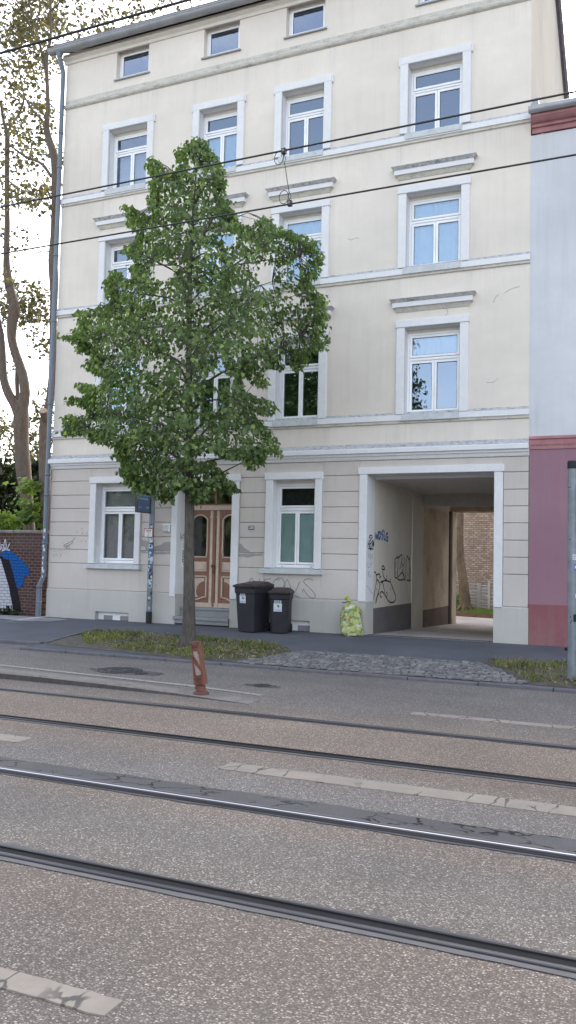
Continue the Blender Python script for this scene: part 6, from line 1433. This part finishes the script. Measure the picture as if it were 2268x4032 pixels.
    for _ in range(55): A_.append(L2(rr.uniform(-60, 520), rr.uniform(60, 420), rr.uniform(20.8, 23.5)))
    for x, y in ((370, 590), (450, 570), (400, 720), (490, 705), (480, 740), (60, 820), (90, 900), (330, 520)): A_.append(L2(x, y, 20.9))
    crown(A_, 'maple', T, 19, .21, 1.0); crown(B_, 'maple', U, 19, .21, 1.0)
    # generic crown further up and to the left, outside the photograph but over the park
    # --- shrubs and far trees behind the wall
    def shrub(name, label, c, rx, ry, rz, n, mat_, leaf, size, gap=.0, group=None, stem=True):
        S = thing(name, label, 'shrub' if 'tree' not in name else 'tree', (c[0], c[1], .1), group); V = []; Fc = []
        k = MB()
        for _ in range(7 if stem else 0):
            d = rnd_dir(rr); d.z = abs(d.z)+.4; e = Vector(c)+Vector((d.x*rx*.6, d.y*ry*.6, d.z*rz*.3)); k.tube([(c[0]+rr.uniform(-.2, .2), c[1], .0), (Vector(c)+e)/2-Z3*rz*.3, e], [.05, .03, .01], 'bark2', 6)
        if stem: k.build('stems', S)
        for _ in range(n):
            d = rnd_dir(rr); f = rr.uniform(.35, 1)**.5; cc = Vector(c)+Vector((d.x*rx*f, d.y*ry*f, d.z*rz*f))
            for _ in range(18):
                p = cc+Vector((rr.gauss(0, .16), rr.gauss(0, .16), rr.gauss(0, .12))); tip = Vector((rr.gauss(0, .6), rr.gauss(0, .6), -.3+rr.gauss(0, .5))).normalized(); nr = rnd_dir(rr); sd = tip.cross(nr)
                if sd.length < .15: continue
                sd.normalize(); leaf(V, Fc, p, tip, sd, sd.cross(tip).normalized(), rr.uniform(.07, .15)*size)
        leaf_object('foliage', V, Fc, mat_, S)
    q = at(20, 1235, 24.5); shrub('yew_bush', 'dark yew bush behind the left maple trunk', (q.x, 24.5, 2.7), 1.9, 1.3, 2.5, 620, 'yew', heart_leaf, 1.5)
    q = at(100, 1200, 23.2); shrub('yew_bush', 'dark evergreen bush between the two maple trunks', (q.x, 23.4, 2.5), 1.35, 1.0, 2.6, 460, 'yew', heart_leaf, 1.5)
    q = at(10, 1110, 27.5); shrub('park_tree', 'loose olive green tree far behind the brick wall', (q.x-.4, 27.5, 5.6), 2.3, 1.6, 2.3, 230, 'maple', maple_leaf, 1.1)
    q = at(112, 1095, 26); shrub('park_tree', 'thin yellowish tree seen between the trunks above the dark bush', (q.x, 26, 5.9), .9, .9, 2.2, 90, 'maple', maple_leaf, 1.1)
    for (x, y, Y_, rx, rz, n_) in ((72, 1222, 19.3, .36, .24, 12), (80, 1268, 19.3, .30, .16, 7), (73, 1300, 19.2, .42, .20, 10)):
        SAP.append((at(x, y, Y_), rx, rz, n_))
    S = thing('maple_sapling', 'young maple with bright green leaves in front of the trunk', 'sapling', tuple(at(76, 1335, 19.3))); V = []; Fc = []; k = MB()
    b0 = at(78, 1330, 19.3); k.tube([Vector((b0.x, 19.3, .0)), b0, SAP[1][0], SAP[0][0]], [.02, .016, .012, .006], 'bark', 6); k.build('stem', S)
    for c, rx, rz, n_ in SAP:
        for _ in range(n_*9):
            p = c+Vector((rr.gauss(0, rx*.45), rr.gauss(0, .2), rr.gauss(0, rz*.5))); tip = Vector((rr.gauss(0, .7), -.4, -.45+rr.gauss(0, .25))).normalized(); nr = Vector((rr.gauss(0, .3), -.5, .8)).normalized(); sd = tip.cross(nr); sd.normalize(); maple_leaf(V, Fc, p, tip, sd, sd.cross(tip).normalized(), rr.uniform(.13, .22))
    leaf_object('leaves', V, Fc, 'sapling', S)
    q = at(12, 1312, 18.6); shrub('bright_shrub', 'small bright green shrub peeping over the wall at the left edge', (q.x-.1, 18.6, 2.45), .5, .4, .42, 60, 'sapling', heart_leaf, .8, stem=True)
    # weed at the foot of the wall
    W = thing('weed_clump', 'dark green weed growing at the foot of the painted wall', 'weed', (-15.05, 16.85, .14)); V = []; Fc = []
    for _ in range(150):
        p = Vector((-15.05+rr.gauss(0, .16), 16.86+rr.gauss(0, .06), .14+abs(rr.gauss(0, .09)))); tip = Vector((rr.gauss(0, .6), rr.gauss(0, .4)-.3, .5)).normalized(); nr = rnd_dir(rr); sd = tip.cross(nr)
        if sd.length > .2: sd.normalize(); heart_leaf(V, Fc, p, tip, sd, sd.cross(tip).normalized(), rr.uniform(.05, .09))
    leaf_object('leaves', V, Fc, 'yew', W)
SAP = []
make_park_trees()
sheet('park_ground', [[(-120, 17.36, .06), (XL-.0, 17.36, .06), (XL-.0, 60, .06), (-120, 60, .06)]], 'ground')
# ------------------------------------------------------------------ grass strips
def make_grass(name, outline, n, label_seed, hgt):
    rr = random.Random(label_seed); xs = [p[0] for p in outline]; ys = [p[1] for p in outline]; V = []; Fc = []; dv = []; df = []; tuft = [(rr.uniform(min(xs), max(xs)), rr.uniform(min(ys), max(ys)), rr.uniform(.5, 1.6)) for _ in range(40)]
    cnt = 0
    while cnt < n:
        x, y = rr.uniform(min(xs), max(xs)), rr.uniform(min(ys), max(ys))
        if not inside(x, y, outline): continue
        d = min(((x-a)**2+(y-b)**2)**.5/k for a, b, k in tuft)
        if rr.random() > max(.22, 1-d*1.7): continue
        cnt += 1; h = hgt*rr.uniform(.35, 1.25)*(1.3 if d < .25 else .8); z = gz(y)+.03; a = rr.uniform(0, 2*PI); w = rr.uniform(.005, .010); b = Vector((x, y, z)); s = Vector((math.cos(a), math.sin(a), 0))*w; bend = Vector((rr.gauss(0, .5), rr.gauss(0, .5), 0))*h; m = b+Vector((0, 0, h*.6))+bend*.35; tp = b+Vector((0, 0, h*rr.uniform(.6, 1)))+bend*1.1; i = len(V); V += [b-s, b+s, m+s*.8, m-s*.8, tp]; Fc += [(i, i+1, i+2, i+3), (i+3, i+2, i+4)]
    o = leaf_object(name, V, Fc, 'blade', None); o['kind'] = 'stuff'; tag(o, 'short rough grass and weeds in the planting strip' if label_seed == 1 else 'tufts of grass in the strip by the right hand post', 'grass')
    for _ in range(int(n*.12)):
        x, y = rr.uniform(min(xs), max(xs)), rr.uniform(min(ys), max(ys))
        if not inside(x, y, outline): continue
        p = Vector((x, y, gz(y)+.055+rr.uniform(0, .02))); tip = Vector((rr.gauss(0, 1), rr.gauss(0, 1), rr.gauss(0, .3))).normalized(); sd = tip.cross(Z3+rnd_dir(rr)*.4).normalized(); heart_leaf(dv, df, p, tip, sd, sd.cross(tip), rr.uniform(.03, .07))
    o = leaf_object('dead_leaves', dv, df, 'deadleaf', None); o['kind'] = 'stuff'; tag(o, 'dry leaves and cuttings lying in the grass' if label_seed == 1 else 'dry cuttings around the right hand post', 'leaf litter')
make_grass('grass', GRASS_L, 7000, 1, .075); make_grass('grass', BED_R, 4200, 2, .085)
# ------------------------------------------------------------------ courtyard seen through the gateway
def make_courtyard():
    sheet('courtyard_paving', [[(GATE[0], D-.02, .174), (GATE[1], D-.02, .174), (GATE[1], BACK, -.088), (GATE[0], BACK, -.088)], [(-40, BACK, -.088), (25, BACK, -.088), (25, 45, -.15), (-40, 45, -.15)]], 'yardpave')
    t = thing('courtyard_wall', 'rough pale brick wall closing the courtyard beyond the gateway', 'wall', (-7, 33.6, -.1)); m = MB(); wall = t; m.box(-13.5, 3, 33.6, 34.0, -.3, 9.2, 'brickyard'); m.build('brickwork', t)  # wall's unseen top raised to keep the sun off courtyard and passage
    k = MB(); k.bev(-13.5, 3, 33.5, 34.05, 9.2, 9.28, 'coping', .02); k.build('coping', t)
    P = [(-12, 30.6), (-6.45, 29.35), (-4.9, 28.8), (-.5, 28.2)]
    e = MB()
    for a, b in zip(P, P[1:]):
        L = math.hypot(b[0]-a[0], b[1]-a[1]); n = max(1, int(L/.9)); d = Vector((b[0]-a[0], b[1]-a[1], 0)).normalized(); q = Vector((-d.y, d.x, 0))
        for i in range(n):
            c = Vector((a[0]+(b[0]-a[0])*(i+.5)/n, a[1]+(b[1]-a[1])*(i+.5)/n, -.06)); e.obox(c, d, q, Z3, L/n/2-.006, .05, .10, 'timber')
    t = e.build('bed_edging', None, (-5.6, 29, -.1)); tag(t, 'low brown timber edging of the raised bed in the courtyard', 'edging')
    sheet('bed_soil', [[(x, y+.04, .015) for x, y in P]+[(-.5, 33.6, .05), (-12, 33.6, .05)]], 'soil')
    rr = random.Random(9); V = []; Fc = []
    for _ in range(9000):
        x = rr.uniform(-6.3, -3.5); y = 29.0+rr.uniform(0, 3.2)+(-(x+5.6)*.36 if x < -5 else 0)*1
        if x < -5.85 and rr.random() < .7: continue
        b = Vector((x, y, .02)); h = rr.uniform(.06, .13); a = rr.uniform(0, 6.28); s = Vector((math.cos(a), math.sin(a), 0))*.011; tp = b+Vector((rr.gauss(0, .03), rr.gauss(0, .03), h)); i = len(V); V += [b-s, b+s, tp]; Fc.append((i, i+1, i+2))
    o = leaf_object('courtyard_grass', V, Fc, 'lawn', None); o['kind'] = 'stuff'; tag(o, 'bright green lawn in the courtyard bed', 'grass')
    Yt = 30.4; c9 = lambda x, y, Y: at((1360+x*.62664)/S_, (1700+y*.62664)/S_, Y)
    T = thing('courtyard_tree', 'leaning bare trunk standing in the courtyard in front of the brick wall', 'tree', tuple(c9(752, 1135, Yt))); m = MB()
    px = .62664/3320*Yt*1.10/2
    a = [c9(752, 1150, Yt), c9(752, 1128, Yt), c9(752, 1060, Yt), c9(744, 980, Yt), c9(730, 860, Yt), c9(719, 740, Yt), c9(717, 640, Yt), c9(720, 560, Yt), c9(722, 505, Yt), c9(722, 420, Yt), c9(726, 250, Yt), c9(735, 0, Yt)]
    limb(m, a, [w*px for w in (74, 66, 60, 55, 48, 44, 41, 39, 35, 33, 30, 26)], 'bark3', 14, 3)
    limb(m, [c9(708, 600, Yt-.1), c9(697, 592, Yt-.15), c9(693, 580, Yt-.2)], [.06, .045, .03], 'bark3', 8, 2); limb(m, [c9(703, 745, Yt-.05), c9(690, 736, Yt-.1), c9(682, 733, Yt-.1)], [.08, .045, .02], 'bark3', 8, 2)
    for a_ in range(7):
        an = a_*.95; d = Vector((math.cos(an), math.sin(an), 0)); o = Vector((a[1].x, Yt, .03)); m.tube([o+d*.18+Z3*.16, o+d*.30+Z3*.04, o+d*.40], [.08, .05, .02], 'bark3', 7)
    m.build('trunk', T)
    V = []; Fc = []
    top = a[-1]
    for _ in range(50):
        c = top+Vector((rr.gauss(0, 1.9), rr.gauss(1, 1.6), rr.gauss(3.2, 1.0)))
        for _ in range(12):
            p = c+Vector((rr.gauss(0, .3), rr.gauss(0, .3), rr.gauss(0, .25))); tip = Vector((rr.gauss(0, .6), rr.gauss(0, .6), -.6)).normalized(); sd = tip.cross(rnd_dir(rr)).normalized(); maple_leaf(V, Fc, p, tip, sd, sd.cross(tip), rr.uniform(.12, .2))
    leaf_object('crown', V, Fc, 'maple', T)
    # yellow mark sprayed on the wall beside the trunk
    k = MB(); c = c9(688, 686, 33.58)
    k.lathe(c, [(.10, 0), (.16, .004), (.22, 0)], 'yellow', 10, False, (X3, Z3, -Y3)); k.build('yellow_mark', wall)
    # fence: two panels and posts, one end nearer
    F = thing('bar_fence', 'grey steel bar fence in the courtyard right of the trunk', 'fence', tuple(c9(830, 1135, 30.6)))
    Yf = 31.2
    def fence_panel(xa, xb, za, zb, ya, yb, slats):
        f = MB()
        for i in range(slats):
            z = za+(zb-za)*i/(slats-1); f.hexa([(xa, ya-.012, z-.016), (xb, yb-.012, z-.016), (xb, yb+.012, z-.016), (xa, ya+.012, z-.016), (xa, ya-.012, z+.016), (xb, yb-.012, z+.016), (xb, yb+.012, z+.016), (xa, ya+.012, z+.016)], 'fence')
        n = int(abs(xb-xa)/.035)
        for i in range(n+1):
            x = xa+(xb-xa)*i/n; y = ya+(yb-ya)*i/n; f.box(x-.004, x+.004, y+.013, y+.022, za, zb, 'fencegap')
        f.build('fence_panel', F)
    pA, pB, pC = c9(780, 955, Yf), c9(832, 960, Yf-.2), c9(898, 945, Yf-.5)
    fence_panel(pA.x, pB.x, .05, pA.z, Yf, Yf-.2, 9); fence_panel(pB.x+.08, pC.x, .03, pB.z-.02, Yf-.2, Yf-.5, 9); fence_panel(pC.x+.08, pC.x+2.0, .02, pC.z, Yf-.5, Yf-1.2, 9)
    for p, w in ((pB, .06), (pC, .05), (Vector((pC.x+2.05, Yf-1.2, pC.z)), .05)):
        k = MB(); k.box(p.x-w*.2, p.x+w*1.6, p.y-.05, p.y+.05, -.1, p.z+.06, 'fence'); k.build('post', F)
    S = thing('ivy_bush', 'small leafy green bush at the foot of the courtyard wall left of the trunk', 'shrub', tuple(c9(698, 1130, 31))); V = []; Fc = []
    for _ in range(420):
        c = c9(696, 1100, 31)+Vector((rr.gauss(0, .28), rr.gauss(0, .25), rr.gauss(0, .26))); tip = Vector((rr.gauss(0, .6), -.3, -.4)).normalized(); sd = tip.cross(rnd_dir(rr)).normalized(); heart_leaf(V, Fc, c, tip, sd, sd.cross(tip), rr.uniform(.08, .15))
    leaf_object('leaves', V, Fc, 'linden', S)
make_courtyard()
# ------------------------------------------------------------------ across the street: what the panes mirror
def make_opposite():
    H = thing('opposite_house', 'plain house across the street behind the viewer', 'house', (-30, -24, 0)); m = MB()
    m.box(-62, 6, -34, -26, -.4, 5.5, 'passplinth'); m.build('wall', H); r = MB(); r.prism_x([(-25.6, 5.45), (-34.4, 5.45), (-30, 8.0)], -62.2, 6.2, 'tile'); r.build('roof', H)
    rr = random.Random(31)
    for (cx, cy, R, top, label) in ((-22.3, -16, 5.4, 16.0, 'broad tree across the street, mirrored in the first-floor panes'), (-31, -17, 5.5, 16, 'second tree across the street further along')):
        T = thing('opposite_tree', label, 'tree', (cx, cy, .1)); k = MB(); k.tube([(cx, cy, -.2), (cx, cy, 4), (cx+.3, cy, 9)], [.4, .3, .12], 'bark', 10); k.build('trunk', T); V = []; Fc = []
        for _ in range(900):
            d = rnd_dir(rr); f = rr.uniform(.2, 1)**.5; c = Vector((cx, cy, top*.55))+Vector((d.x*R*f, d.y*R*f, d.z*top*.45*f))
            for _ in range(8):
                p = c+Vector((rr.gauss(0, .4), rr.gauss(0, .4), rr.gauss(0, .3))); tip = Vector((rr.gauss(0, .6), rr.gauss(0, .6), -.6)).normalized(); sd = tip.cross(rnd_dir(rr)).normalized(); heart_leaf(V, Fc, p, tip, sd, sd.cross(tip), rr.uniform(.35, .6))
        leaf_object('crown', V, Fc, 'linden', T)
make_opposite()
scene.view_settings.view_transform = 'Standard'; scene.view_settings.look = 'None'; scene.view_settings.exposure = 0; scene.view_settings.gamma = 1
scene.render.engine = 'CYCLES'
cy = scene.cycles
cy.max_bounces = 7; cy.diffuse_bounces = 4; cy.glossy_bounces = 4; cy.transmission_bounces = 4; cy.transparent_max_bounces = 12; cy.use_denoising = True; cy.sample_clamp_indirect = 6
for o in list(bpy.data.objects):
    if '_w' in o: del o['_w']
